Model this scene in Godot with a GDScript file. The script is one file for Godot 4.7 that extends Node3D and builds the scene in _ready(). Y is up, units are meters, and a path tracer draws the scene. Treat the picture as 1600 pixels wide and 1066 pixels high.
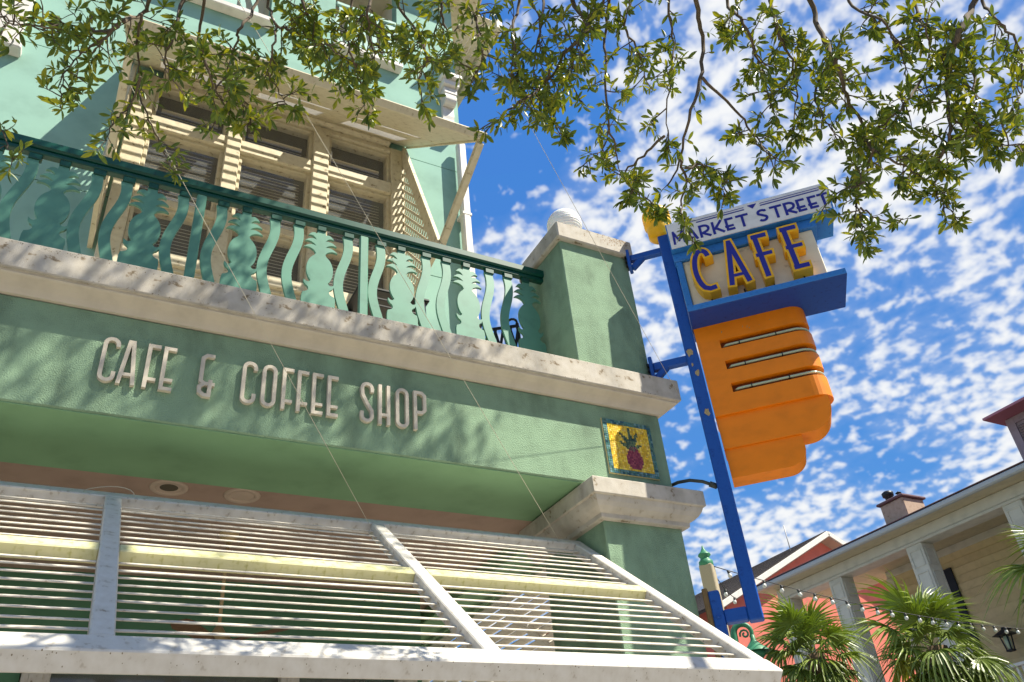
extends Node3D
# Corner cafe seen from the pavement: facade in the plane z = 0, camera 4.5 m in front of it, 1.6 m up, looking up.

const RIGHT := Vector3(0.88520, -0.08564, 0.45726)
const DOWN := Vector3(0.19101, -0.82933, -0.52510)
const AHEAD := Vector3(0.42419, 0.55216, -0.71776)
const EYE := Vector3(0, 1.6, 4.5)
const SUN := Vector3(0.450, 0.805, 0.389)
var rng := RandomNumberGenerator.new()
var counts := {}
var tex := {}
var mats := {}

func _ready() -> void:
	rng.seed = 20240611
	var cam := Camera3D.new()
	cam.name = "camera"
	cam.transform = Transform3D(Basis(RIGHT.normalized(), -DOWN.normalized(), -AHEAD.normalized()).orthonormalized(), EYE)
	cam.fov = 44.82
	cam.far = 2000.0
	cam.near = 0.05
	add_child(cam)
	var env := Environment.new()
	env.background_mode = Environment.BG_SKY
	var sky := Sky.new()
	sky.sky_material = make_sky()
	env.sky = sky
	env.background_energy_multiplier = 0.42
	env.tonemap_mode = Environment.TONE_MAPPER_LINEAR
	env.tonemap_exposure = 2.3
	env.sdfgi_enabled = true
	env.ssao_enabled = true
	env.ssil_enabled = true
	var we := WorldEnvironment.new()
	we.name = "world_environment"
	we.environment = env
	add_child(we)
	var sun := DirectionalLight3D.new()
	sun.name = "sun"
	sun.light_energy = 1.42
	sun.light_color = Color(1.0, 0.97, 0.90)
	sun.light_angular_distance = 0.5
	sun.shadow_enabled = true
	sun.transform = Transform3D(Basis.looking_at(-SUN.normalized(), Vector3.UP), Vector3(0, 30, 0))
	add_child(sun)
	make_textures()
	make_materials()
	build_ground()
	build_cafe()
	build_window()
	build_third_floor()
	build_hood()
	build_railing()
	build_lettering()
	build_mosaic()
	build_awnings()
	build_small_things()
	build_sign()
	build_grey_house()
	build_pink_house()
	build_palms()
	build_street_furniture()
	build_oak()

# ---------------------------------------------------------------- sky and materials
func make_sky() -> PanoramaSkyMaterial:
	var w := 4096
	var h := 2048
	var big := noise(3, 1.0, 3)
	var mid := noise(7, 1.0, 4)
	var warp := noise(11, 1.0, 2)
	var puff := noise(13, 1.0, 1, FastNoiseLite.TYPE_CELLULAR)
	puff.fractal_type = FastNoiseLite.FRACTAL_NONE
	puff.cellular_return_type = FastNoiseLite.RETURN_DISTANCE
	var data := PackedByteArray()
	data.resize(w * h * 3)
	var half := h / 2
	var cs := PackedFloat32Array()
	var sn := PackedFloat32Array()
	for c in w:
		var az := (c + 0.5) / w * TAU
		cs.append(cos(az))
		sn.append(sin(az))
	var i := 0
	for r in half:
		var el := (0.5 - (r + 0.5) / h) * PI
		var sy := sin(el)
		var k := cos(el) / (sy + 0.18)
		var t := pow(1.0 - sy, 2.3)
		var blue := Color(0.045, 0.230, 0.710).lerp(Color(0.15, 0.46, 0.90), t)
		var soft := clampf(1.15 - 0.012 * k * k, 0.2, 1.0)
		for c in w:
			var x := cs[c] * k
			var z := sn[c] * k
			var g := big.get_noise_2d(x * 0.75 + 5.0, z * 0.75)
			var b := big.get_noise_2d(x * 3.1, z * 3.1 + 9.0)
			var wv := warp.get_noise_2d(x * 5.0, z * 5.0) * 0.014
			var a := mid.get_noise_2d((x + wv) * 19.0, (z - wv) * 20.0)
			var e := puff.get_noise_2d((x + wv) * 27.0, (z - wv) * 29.0)
			var d := clampf((a * 0.95 - e * 0.45 - 0.21 + g * 0.65 + b * 0.60) * 1.15 * soft, 0.0, 1.0)
			d = d * (1.75 - 0.75 * d)
			var thin := clampf((0.16 + g * 0.45 + b * 0.3) * (0.75 + 0.9 * a), 0.015, 0.45)
			var f := thin + (1.0 - thin) * d
			var rr := blue.r + (0.97 - blue.r) * f
			var gg := blue.g + (0.985 - blue.g) * f
			var bb := blue.b + (1.0 - blue.b) * f
			data[i] = int(255.0 * pow(rr, 0.4545))
			data[i + 1] = int(255.0 * pow(gg, 0.4545))
			data[i + 2] = int(255.0 * pow(bb, 0.4545))
			i += 3
	var low := PackedByteArray()
	low.resize(w * half * 3)
	low.fill(140)
	data = data.slice(0, i)
	data.append_array(low)
	var m := PanoramaSkyMaterial.new()
	m.panorama = ImageTexture.create_from_image(Image.create_from_data(w, h, false, Image.FORMAT_RGB8, data))
	return m

func noise(sd: int, freq: float, oct: int, kind := FastNoiseLite.TYPE_SIMPLEX_SMOOTH) -> FastNoiseLite:
	var n := FastNoiseLite.new()
	n.seed = sd
	n.noise_type = kind
	n.frequency = freq
	n.fractal_type = FastNoiseLite.FRACTAL_FBM
	n.fractal_octaves = oct
	n.fractal_gain = 0.55
	return n

func ntex(sd: int, freq: float, oct: int, stops: Array, size := 512) -> NoiseTexture2D:
	var t := NoiseTexture2D.new()
	t.width = size
	t.height = size
	t.seamless = true
	t.noise = noise(sd, freq, oct)
	var g := Gradient.new()
	g.offsets = PackedFloat32Array()
	var off := PackedFloat32Array()
	var col := PackedColorArray()
	for s in stops:
		off.append(s[0])
		var c = s[1]
		col.append(c if c is Color else Color(c, c, c))
	g.offsets = off
	g.colors = col
	t.color_ramp = g
	return t

func make_textures() -> void:
	tex.mottle = ntex(1, 0.008, 5, [[0.0, 0.90], [0.45, 0.97], [1.0, 1.0]])
	tex.patchy = ntex(21, 0.006, 6, [[0.0, 0.80], [0.35, 0.92], [0.55, 0.98], [1.0, 1.0]], 1024)
	tex.stucco = ntex(2, 0.055, 3, [[0.15, 0.0], [0.85, 1.0]])
	tex.dirty = ntex(4, 0.011, 6, [[0.0, Color(0.55, 0.50, 0.42)], [0.17, Color(0.78, 0.74, 0.68)], [0.24, Color(0.93, 0.92, 0.90)], [0.6, Color(0.97, 0.965, 0.95)], [1.0, Color(1, 1, 1)]])
	tex.algae = ntex(5, 0.012, 5, [[0.0, Color(0.62, 0.62, 0.42)], [0.22, Color(0.86, 0.86, 0.70)], [0.36, Color(0.97, 0.97, 0.93)], [1.0, Color(1, 1, 1)]])
	tex.streak = ntex(6, 0.02, 4, [[0.0, Color(0.55, 0.47, 0.38)], [0.30, Color(0.86, 0.81, 0.74)], [0.45, Color(1, 1, 1)], [1.0, Color(1, 1, 1)]])
	tex.grain = ntex(8, 0.03, 4, [[0.0, 0.62], [0.5, 0.9], [1.0, 1.0]])
	tex.fine = ntex(9, 0.12, 3, [[0.0, 0.72], [0.6, 1.0], [1.0, 1.0]])
	tex.chip = ntex(12, 0.02, 5, [[0.0, Color(0.62, 0.62, 0.68)], [0.20, Color(0.88, 0.88, 0.92)], [0.32, Color(1, 1, 1)], [1.0, Color(1, 1, 1)]])

func mat(key: String, c: Color, rough := 0.8, pic := "", scale := Vector3.ONE, bump := "", bscale := Vector3.ONE, bcm := 0.0) -> StandardMaterial3D:
	var m := StandardMaterial3D.new()
	m.resource_name = key
	m.albedo_color = c.linear_to_srgb()
	m.roughness = rough
	m.metallic_specular = 0.4
	if pic:
		m.albedo_texture = tex[pic]
		m.uv1_triplanar = true
		m.uv1_world_triplanar = true
		m.uv1_scale = scale
	if bump:
		m.heightmap_enabled = true
		m.heightmap_texture = tex[bump]
		m.heightmap_scale = bcm
		if not pic:
			m.uv1_triplanar = true
			m.uv1_world_triplanar = true
			m.uv1_scale = bscale
	mats[key] = m
	return m

func make_materials() -> void:
	var V := Vector3.ONE
	mat("green_stucco", Color(0.262, 0.395, 0.258), 0.9, "mottle", V * 1.0)
	stucco(mats.green_stucco, 1.0)
	mat("pale_stucco", Color(0.37, 0.60, 0.475), 0.9, "mottle", V * 0.6)
	mat("mint_wall", Color(0.275, 0.465, 0.385), 0.9, "mottle", V * 0.4)
	mat("mint_wood", Color(0.30, 0.48, 0.42), 0.6)
	mat("cream_stucco", Color(0.58, 0.54, 0.475), 0.9, "dirty", V * 1.5)
	mat("cream_clean", Color(0.62, 0.555, 0.45), 0.9, "mottle", Vector3(1.2, 1.2, 1.2))
	stucco(mats.cream_stucco, 0.5)
	mat("green_paint", Color(0.225, 0.405, 0.225), 0.75, "mottle", V * 0.5)
	mat("ceiling_pink", Color(0.41, 0.295, 0.235), 0.85, "mottle", V * 0.6)
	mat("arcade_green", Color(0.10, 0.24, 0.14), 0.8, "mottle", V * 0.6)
	mat("floor_tile", Color(0.32, 0.25, 0.20), 0.7, "mottle", V)
	mat("white_paint", Color(0.68, 0.66, 0.62), 0.5, "dirty", V * 2.6)
	mat("white_slat", Color(0.66, 0.62, 0.55), 0.55, "dirty", V * 3.0)
	mat("yellow_rail", Color(0.66, 0.63, 0.37), 0.6, "algae", V * 2.6)
	mat("cream_wood", Color(0.66, 0.60, 0.445), 0.6, "dirty", V * 1.7)
	mat("cream_light", Color(0.70, 0.64, 0.48), 0.6, "dirty", V * 1.6)
	mat("blind", Color(0.74, 0.66, 0.50), 0.7)
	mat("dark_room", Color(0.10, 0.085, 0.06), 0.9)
	var g := mat("glass", Color(0.9, 0.95, 0.95), 0.03)
	g.albedo_color.a = 0.06
	g.transparency = BaseMaterial3D.TRANSPARENCY_ALPHA
	mat("rail_green", Color(0.002, 0.062, 0.042), 0.35, "chip", V * 1.5)
	mat("baluster_green", Color(0.105, 0.275, 0.195), 0.42, "mottle", V * 1.2)
	mat("letter_metal", Color(0.64, 0.575, 0.465), 0.45, "mottle", V * 2.0)
	mat("black_iron", Color(0.012, 0.014, 0.016), 0.4)
	mat("lamp_trim", Color(0.50, 0.40, 0.32), 0.6)
	mat("globe_white", Color(0.85, 0.85, 0.82), 0.25)
	mats.globe_white.subsurf_scatter_enabled = true
	mats.globe_white.subsurf_scatter_strength = 0.1
	mat("fan_wood", Color(0.20, 0.12, 0.065), 0.5, "grain", Vector3(1, 6, 6))
	mat("fan_brass", Color(0.50, 0.38, 0.20), 0.4)
	mat("cable", Color(0.55, 0.52, 0.42), 0.5)
	mat("sign_blue", Color(0.012, 0.085, 0.38), 0.38, "chip", V * 2.2)
	mat("sign_blue_light", Color(0.035, 0.20, 0.56), 0.4, "chip", V * 2.0)
	mat("sign_deep", Color(0.008, 0.055, 0.30), 0.4, "chip", V * 2.0)
	mat("sign_navy", Color(0.022, 0.026, 0.27), 0.35)
	mat("sign_cream", Color(0.86, 0.79, 0.60), 0.5, "dirty", V * 0.8)
	mat("sign_face", Color(0.84, 0.82, 0.80), 0.4, "mottle", V * 2.0)
	mat("letter_yellow", Color(0.93, 0.49, 0.012), 0.35, "mottle", V * 3.0)
	mat("sign_orange", Color(0.93, 0.255, 0.004), 0.42, "mottle", V * 1.3)
	mat("slot_dark", Color(0.20, 0.05, 0.004), 0.6)
	mat("neon_tube", Color(0.46, 0.55, 0.40), 0.2)
	mat("rust_patch", Color(0.55, 0.42, 0.22), 0.9, "grain", V * 6.0)
	mat("old_wood", Color(0.26, 0.17, 0.075), 0.85, "grain", Vector3(8, 1, 8))
	mat("mould", Color(0.22, 0.18, 0.12), 0.95)
	mat("rust_stain", Color(0.33, 0.22, 0.14), 0.95)
	mat("conduit", Color(0.05, 0.06, 0.05), 0.5)
	mat("post_stone", Color(0.42, 0.36, 0.25), 0.9, "fine", V * 3.0)
	mat("patina_green", Color(0.045, 0.20, 0.105), 0.45)
	mat("bulb_glass", Color(0.62, 0.62, 0.58), 0.15)
	mat("wire", Color(0.03, 0.03, 0.03), 0.6)
	mat("grey_trim", Color(0.62, 0.59, 0.51), 0.75, "mottle", V * 0.6)
	mat("grey_soffit", Color(0.60, 0.52, 0.35), 0.8, "mottle", V * 0.6)
	mat("gutter_metal", Color(0.42, 0.43, 0.43), 0.45)
	mat("siding_a", Color(0.68, 0.55, 0.32), 0.8, "mottle", V * 0.8)
	mat("siding_b", Color(0.63, 0.505, 0.29), 0.8, "mottle", V * 0.9)
	mat("porch_ceiling", Color(0.40, 0.32, 0.20), 0.8)
	mat("purple_shingle", Color(0.20, 0.12, 0.13), 0.9, "grain", V * 2.0)
	mat("pink_metal", Color(0.40, 0.16, 0.20), 0.5)
	mat("mauve_wall", Color(0.36, 0.28, 0.30), 0.8, "mottle", V)
	mat("chimney_stucco", Color(0.44, 0.33, 0.26), 0.9, "dirty", V * 1.0)
	mat("pink_stucco", Color(0.60, 0.165, 0.125), 0.85, "mottle", V * 0.3)
	mat("white_trim", Color(0.66, 0.63, 0.58), 0.6, "mottle", V)
	mat("shingle_a", Color(0.085, 0.070, 0.062), 0.95, "grain", V * 1.2)
	mat("shingle_b", Color(0.12, 0.10, 0.088), 0.95, "grain", V * 1.2)
	mat("dark_shutter", Color(0.015, 0.018, 0.03), 0.5)
	mat("bark", Color(0.15, 0.115, 0.08), 0.95, "grain", Vector3(5, 2, 5))
	mat("twig", Color(0.10, 0.075, 0.05), 0.9)
	mat("palm_trunk", Color(0.20, 0.13, 0.075), 0.95, "grain", Vector3(2, 8, 2))
	var lf := [Color(0.150, 0.205, 0.022), Color(0.105, 0.160, 0.022), Color(0.240, 0.260, 0.022), Color(0.075, 0.120, 0.022)]
	var lb := [Color(0.33, 0.36, 0.03), Color(0.26, 0.30, 0.03), Color(0.46, 0.45, 0.035), Color(0.18, 0.22, 0.025)]
	for i in 4:
		var m := mat("oak_leaf_%d" % i, lf[i], 0.42)
		m.backlight_enabled = true
		m.backlight = lb[i]
		m.cull_mode = BaseMaterial3D.CULL_DISABLED
	var pf := [Color(0.175, 0.225, 0.034), Color(0.125, 0.170, 0.032), Color(0.28, 0.29, 0.05), Color(0.33, 0.21, 0.075)]
	for i in 4:
		var m := mat("palm_frond_%d" % i, pf[i], 0.38)
		m.backlight_enabled = true
		m.backlight = [Color(0.24, 0.30, 0.03), Color(0.18, 0.24, 0.03), Color(0.34, 0.34, 0.04), Color(0.26, 0.16, 0.05)][i]
		m.cull_mode = BaseMaterial3D.CULL_DISABLED
	mat("asphalt", Color(0.06, 0.06, 0.06), 0.95, "mottle", V * 0.2)
	mat("pavement", Color(0.36, 0.335, 0.30), 0.9, "mottle", V * 0.5)
	mat("grout", Color(0.72, 0.60, 0.30), 0.8)
	var tv := mat("tessera", Color.WHITE, 0.3)
	tv.vertex_color_use_as_albedo = true

func stucco(m: StandardMaterial3D, cm: float) -> void:
	m.normal_enabled = true
	m.detail_enabled = true
	m.detail_blend_mode = BaseMaterial3D.BLEND_MODE_MUL
	m.detail_albedo = tex.patchy
	m.detail_uv_layer = BaseMaterial3D.DETAIL_UV_2
	m.uv2_triplanar = true
	m.uv2_world_triplanar = true
	m.uv2_scale = Vector3(0.42, 0.16, 0.42)
	if not tex.has("stucco_n"):
		var t := NoiseTexture2D.new()
		t.width = 1024
		t.height = 1024
		t.seamless = true
		t.as_normal_map = true
		t.bump_strength = 4.0
		t.noise = noise(2, 0.085, 3)
		tex.stucco_n = t
	m.normal_texture = tex.stucco_n
	m.normal_scale = cm

# ---------------------------------------------------------------- nodes
func numbered(called: String, parent: Node) -> String:
	var key := "%d/%s" % [parent.get_instance_id(), called]
	var n: int = counts.get(key, 0)
	counts[key] = n + 1
	return called if n == 0 else "%s_%03d" % [called, n]

func thing(called: String, label: String, category: String, group := "", at := Vector3.ZERO) -> Node3D:
	var o := Node3D.new()
	o.name = numbered(called, self)
	o.position = at
	add_child(o, true)
	tag(o, label, category, group)
	return o

func tag(o: Node, label: String, category: String, group := "") -> void:
	o.set_meta("label", label)
	o.set_meta("category", category)
	if group:
		o.set_meta("group", group)

func put(called: String, mesh: Mesh, m: Material, parent: Node, xf := Transform3D(), stuff := false) -> MeshInstance3D:
	var o := MeshInstance3D.new()
	o.name = numbered(called, parent)
	o.mesh = mesh
	o.material_override = m
	o.transform = xf
	parent.add_child(o, true)
	if stuff:
		o.set_meta("kind", "stuff")
	return o

func obj(called: String, st: SurfaceTool, m: Material, parent: Node, stuff := false) -> MeshInstance3D:
	return put(called, done(st), m, parent, Transform3D(), stuff)

func done(st: SurfaceTool) -> ArrayMesh:
	st.generate_normals()
	return st.commit()

func mb(flat := true) -> SurfaceTool:
	var st := SurfaceTool.new()
	st.begin(Mesh.PRIMITIVE_TRIANGLES)
	st.set_smooth_group(-1 if flat else 0)
	return st

# ---------------------------------------------------------------- shapes
func tri(st: SurfaceTool, a: Vector3, b: Vector3, c: Vector3, inside: Vector3) -> void:
	# clockwise seen from outside
	if (b - a).cross(c - a).dot((a + b + c) / 3.0 - inside) > 0.0:
		st.add_vertex(a)
		st.add_vertex(c)
		st.add_vertex(b)
	else:
		st.add_vertex(a)
		st.add_vertex(b)
		st.add_vertex(c)

func quad(st: SurfaceTool, a: Vector3, b: Vector3, c: Vector3, d: Vector3, inside: Vector3) -> void:
	tri(st, a, b, c, inside)
	tri(st, a, c, d, inside)

func box(st: SurfaceTool, size: Vector3, xf: Transform3D, bev := 0.006) -> void:
	var h := size * 0.5
	bev = minf(bev, minf(h.x, minf(h.y, h.z)) * 0.6)
	var o := xf.origin
	if bev < 0.0005:
		bev = 0.0
	for a in 3:
		var b := (a + 1) % 3
		var c := (a + 2) % 3
		for s in [-1.0, 1.0]:
			var p := []
			for k in [[-1.0, -1.0], [1.0, -1.0], [1.0, 1.0], [-1.0, 1.0]]:
				var v := Vector3.ZERO
				v[a] = s * h[a]
				v[b] = k[0] * (h[b] - bev)
				v[c] = k[1] * (h[c] - bev)
				p.append(xf * v)
			quad(st, p[0], p[1], p[2], p[3], o)
	if bev == 0.0:
		return
	for a in 3:
		var b := (a + 1) % 3
		var c := (a + 2) % 3
		for s in [-1.0, 1.0]:
			for t in [-1.0, 1.0]:
				var p := []
				for k in [[0, -1.0], [0, 1.0], [1, 1.0], [1, -1.0]]:
					var v := Vector3.ZERO
					v[c] = k[1] * (h[c] - bev)
					v[a] = s * (h[a] if k[0] == 0 else h[a] - bev)
					v[b] = t * (h[b] - bev if k[0] == 0 else h[b])
					p.append(xf * v)
				quad(st, p[0], p[1], p[2], p[3], o)
	for sx in [-1.0, 1.0]:
		for sy in [-1.0, 1.0]:
			for sz in [-1.0, 1.0]:
				var q := [Vector3(sx * h.x, sy * (h.y - bev), sz * (h.z - bev)), Vector3(sx * (h.x - bev), sy * h.y, sz * (h.z - bev)), Vector3(sx * (h.x - bev), sy * (h.y - bev), sz * h.z)]
				tri(st, xf * q[0], xf * q[1], xf * q[2], o)

func bx(st: SurfaceTool, x0: float, x1: float, y0: float, y1: float, z0: float, z1: float, bev := 0.006) -> void:
	box(st, Vector3(absf(x1 - x0), absf(y1 - y0), absf(z1 - z0)), Transform3D(Basis(), Vector3(x0 + x1, y0 + y1, z0 + z1) * 0.5), bev)

func bar(st: SurfaceTool, a: Vector3, b: Vector3, wide: float, thick: float, up := Vector3.UP, bev := 0.004) -> void:
	# wide across, thick along «up»
	var y := (b - a).normalized()
	var x := y.cross(up).normalized()
	var z := x.cross(y)
	box(st, Vector3(wide, a.distance_to(b), thick), Transform3D(Basis(x, y, z), (a + b) * 0.5), bev)

func tube(st: SurfaceTool, pts: Array, radii, sides := 8, ends := true) -> void:
	var rings := []
	var prev := Vector3.ZERO
	for i in pts.size():
		var d: Vector3 = (pts[mini(i + 1, pts.size() - 1)] - pts[maxi(i - 1, 0)]).normalized()
		var x := d.cross(Vector3(0.31, 0.2, 0.93) if prev == Vector3.ZERO else prev.cross(d) * -1.0)
		if prev != Vector3.ZERO:
			x = (prev - d * prev.dot(d))
		x = x.normalized()
		prev = x
		var y := d.cross(x)
		var r: float = radii[i] if radii is Array else radii
		var ring := []
		for k in sides:
			var an := TAU * k / sides
			ring.append(pts[i] + (x * cos(an) + y * sin(an)) * r)
		rings.append(ring)
	for i in pts.size() - 1:
		var mid: Vector3 = (pts[i] + pts[i + 1]) * 0.5
		for k in sides:
			var n := (k + 1) % sides
			quad(st, rings[i][k], rings[i][n], rings[i + 1][n], rings[i + 1][k], mid)
	if ends:
		for e in [0, pts.size() - 1]:
			var inn: Vector3 = pts[1] if e == 0 else pts[e - 1]
			for k in sides:
				tri(st, pts[e], rings[e][k], rings[e][(k + 1) % sides], inn)

func lathe(st: SurfaceTool, prof: Array, xf: Transform3D, sides := 24) -> void:
	# prof: [radius, height] from one end to the other
	for i in prof.size() - 1:
		var a = prof[i]
		var b = prof[i + 1]
		for k in sides:
			var t0 := TAU * k / sides
			var t1 := TAU * (k + 1) / sides
			var p0 := Vector3(a[0] * cos(t0), a[1], a[0] * sin(t0))
			var p1 := Vector3(a[0] * cos(t1), a[1], a[0] * sin(t1))
			var p2 := Vector3(b[0] * cos(t1), b[1], b[0] * sin(t1))
			var p3 := Vector3(b[0] * cos(t0), b[1], b[0] * sin(t0))
			# rings run upwards: outside winding
			if a[0] > 0.0:
				st.add_vertex(xf * p0)
				st.add_vertex(xf * p2)
				st.add_vertex(xf * p1)
			if b[0] > 0.0:
				st.add_vertex(xf * p0)
				st.add_vertex(xf * p3)
				st.add_vertex(xf * p2)

func pieces(outers: Array, holes: Array) -> Array:
	# polygons without holes that cover outers minus holes
	var cuts := []
	for h in holes:
		var c := Vector2.ZERO
		for p in h:
			c += p
		cuts.append(c.x / h.size())
	cuts.sort()
	var out := []
	var lo := -1000.0
	for k in cuts.size() + 1:
		var hi: float = cuts[k] if k < cuts.size() else 1000.0
		var band := PackedVector2Array([Vector2(lo, -1000), Vector2(hi, -1000), Vector2(hi, 1000), Vector2(lo, 1000)])
		for o in outers:
			var parts = [o] if holes.is_empty() else Geometry2D.intersect_polygons(o, band)
			for h in holes:
				var next := []
				for p in parts:
					next.append_array(Geometry2D.clip_polygons(p, h))
				parts = next
			for p in parts:
				if p.size() > 2:
					out.append(p)
		lo = hi
	return out

func extrude(st: SurfaceTool, outers: Array, holes: Array, z0: float, z1: float, xf := Transform3D(), caps := true) -> void:
	if caps:
		for p in pieces(outers, holes):
			var ix := Geometry2D.triangulate_polygon(p)
			for k in range(0, ix.size(), 3):
				var a: Vector2 = p[ix[k]]
				var b: Vector2 = p[ix[k + 1]]
				var c: Vector2 = p[ix[k + 2]]
				var ctr := (a + b + c) / 3.0
				for zz in [z0, z1]:
					tri(st, xf * Vector3(a.x, a.y, zz), xf * Vector3(b.x, b.y, zz), xf * Vector3(c.x, c.y, zz), xf * Vector3(ctr.x, ctr.y, (z0 + z1) * 0.5))
	for set_ in [[outers, 1.0], [holes, -1.0]]:
		for p in set_[0]:
			for k in p.size():
				var a: Vector2 = p[k]
				var b: Vector2 = p[(k + 1) % p.size()]
				if a.is_equal_approx(b):
					continue
				var n := Vector2(-(b - a).y, (b - a).x).normalized()
				if Geometry2D.is_point_in_polygon((a + b) * 0.5 + n * 0.0004, p) == (set_[1] > 0.0):
					n = -n
				var m := (a + b) * 0.5 - n * 0.01
				quad(st, xf * Vector3(a.x, a.y, z0), xf * Vector3(b.x, b.y, z0), xf * Vector3(b.x, b.y, z1), xf * Vector3(a.x, a.y, z1), xf * Vector3(m.x, m.y, (z0 + z1) * 0.5))

func union(polys: Array) -> Array:
	# [outers, holes]
	var outs: Array = [polys[0]]
	for i in range(1, polys.size()):
		var cur: PackedVector2Array = polys[i]
		var rest := []
		var keep := []
		for o in outs:
			if Geometry2D.is_polygon_clockwise(o):
				rest.append(o)
				continue
			var mm := Geometry2D.merge_polygons(o, cur)
			var outer_n := 0
			for q in mm:
				if not Geometry2D.is_polygon_clockwise(q):
					outer_n += 1
			if outer_n == 1:
				for q in mm:
					if Geometry2D.is_polygon_clockwise(q):
						keep.append(q)
					else:
						cur = q
			else:
				rest.append(o)
		# earlier holes that the new stroke crosses are cut
		var cut := []
		for r in rest:
			if Geometry2D.is_polygon_clockwise(r):
				var rr: PackedVector2Array = r.duplicate()
				rr.reverse()
				for q in Geometry2D.clip_polygons(rr, polys[i]):
					if not Geometry2D.is_polygon_clockwise(q):
						var q2: PackedVector2Array = q.duplicate()
						q2.reverse()
						cut.append(q2)
			else:
				cut.append(r)
		outs = cut
		outs.append_array(keep)
		outs.append(cur)
	var o2 := []
	var h2 := []
	for q in outs:
		if Geometry2D.is_polygon_clockwise(q):
			var r: PackedVector2Array = q.duplicate()
			r.reverse()
			h2.append(r)
		else:
			o2.append(q)
	return [o2, h2]

func stroke(pts: Array, w: float, join := Geometry2D.JOIN_MITER, end := Geometry2D.END_BUTT) -> PackedVector2Array:
	var r := Geometry2D.offset_polyline(PackedVector2Array(pts), w * 0.5, join, end)
	return r[0]

func arc(c: Vector2, rx: float, ry: float, a0: float, a1: float, n := 10) -> Array:
	var out := []
	for i in n + 1:
		var a := deg_to_rad(lerpf(a0, a1, float(i) / n))
		out.append(c + Vector2(cos(a) * rx, sin(a) * ry))
	return out

func sweep(st: SurfaceTool, path: Array, prof: Array) -> void:
	# path: plan points (x, z), outward to the left of travel (z up to the viewer); prof: [out, y]
	var off := []
	for i in path.size():
		var d0: Vector2 = (path[i] - path[maxi(i - 1, 0)]).normalized() if i > 0 else (path[1] - path[0]).normalized()
		var d1: Vector2 = (path[mini(i + 1, path.size() - 1)] - path[i]).normalized() if i < path.size() - 1 else d0
		var n0 := Vector2(-d0.y, d0.x)
		var n1 := Vector2(-d1.y, d1.x)
		var m := (n0 + n1).normalized()
		off.append(m / maxf(m.dot(n0), 0.2))
	for i in path.size() - 1:
		var mid: Vector2 = (path[i] + path[i + 1]) * 0.5 - (off[i] + off[i + 1]) * 0.25
		for j in prof.size() - 1:
			var q := []
			for k in [[i, j], [i + 1, j], [i + 1, j + 1], [i, j + 1]]:
				var p: Vector2 = path[k[0]] + off[k[0]] * prof[k[1]][0]
				q.append(Vector3(p.x, prof[k[1]][1], p.y))
			quad(st, q[0], q[1], q[2], q[3], Vector3(mid.x, (prof[0][1] + prof[-1][1]) * 0.5, mid.y))
	for e in [0, path.size() - 1]:
		var fan := []
		for pj in prof:
			var p: Vector2 = path[e] + off[e] * pj[0]
			fan.append(Vector3(p.x, pj[1], p.y))
		for k in range(1, fan.size() - 1):
			var other: Vector2 = path[1] if e == 0 else path[e - 1]
			tri(st, fan[0], fan[k], fan[k + 1], Vector3(other.x, fan[k].y, other.y))

func at(px: float, py: float, dist: float) -> Vector3:
	var d := RIGHT * (px - 800.0) + DOWN * (py - 533.0) + AHEAD * 1292.4
	return EYE + d.normalized() * dist

func structure(called: String, st: SurfaceTool, m: Material) -> void:
	var o := obj(called, st, m, self)
	o.set_meta("kind", "structure")

# ---------------------------------------------------------------- setting
func build_ground() -> void:
	var st := mb()
	quad(st, Vector3(-300, 0, -300), Vector3(300, 0, -300), Vector3(300, 0, 300), Vector3(-300, 0, 300), Vector3(0, -5, 0))
	structure("road", st, mats.asphalt)
	st = mb()
	bx(st, -40, 6.6, -0.02, 0.13, -40, 8.5, 0.02)
	structure("pavement", st, mats.pavement)
	st = mb()
	bx(st, 11.0, 60, -0.02, 0.13, -60, 30, 0.02)
	structure("far_pavement", st, mats.pavement)

# ---------------------------------------------------------------- the cafe
var cafe: Node3D

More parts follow.
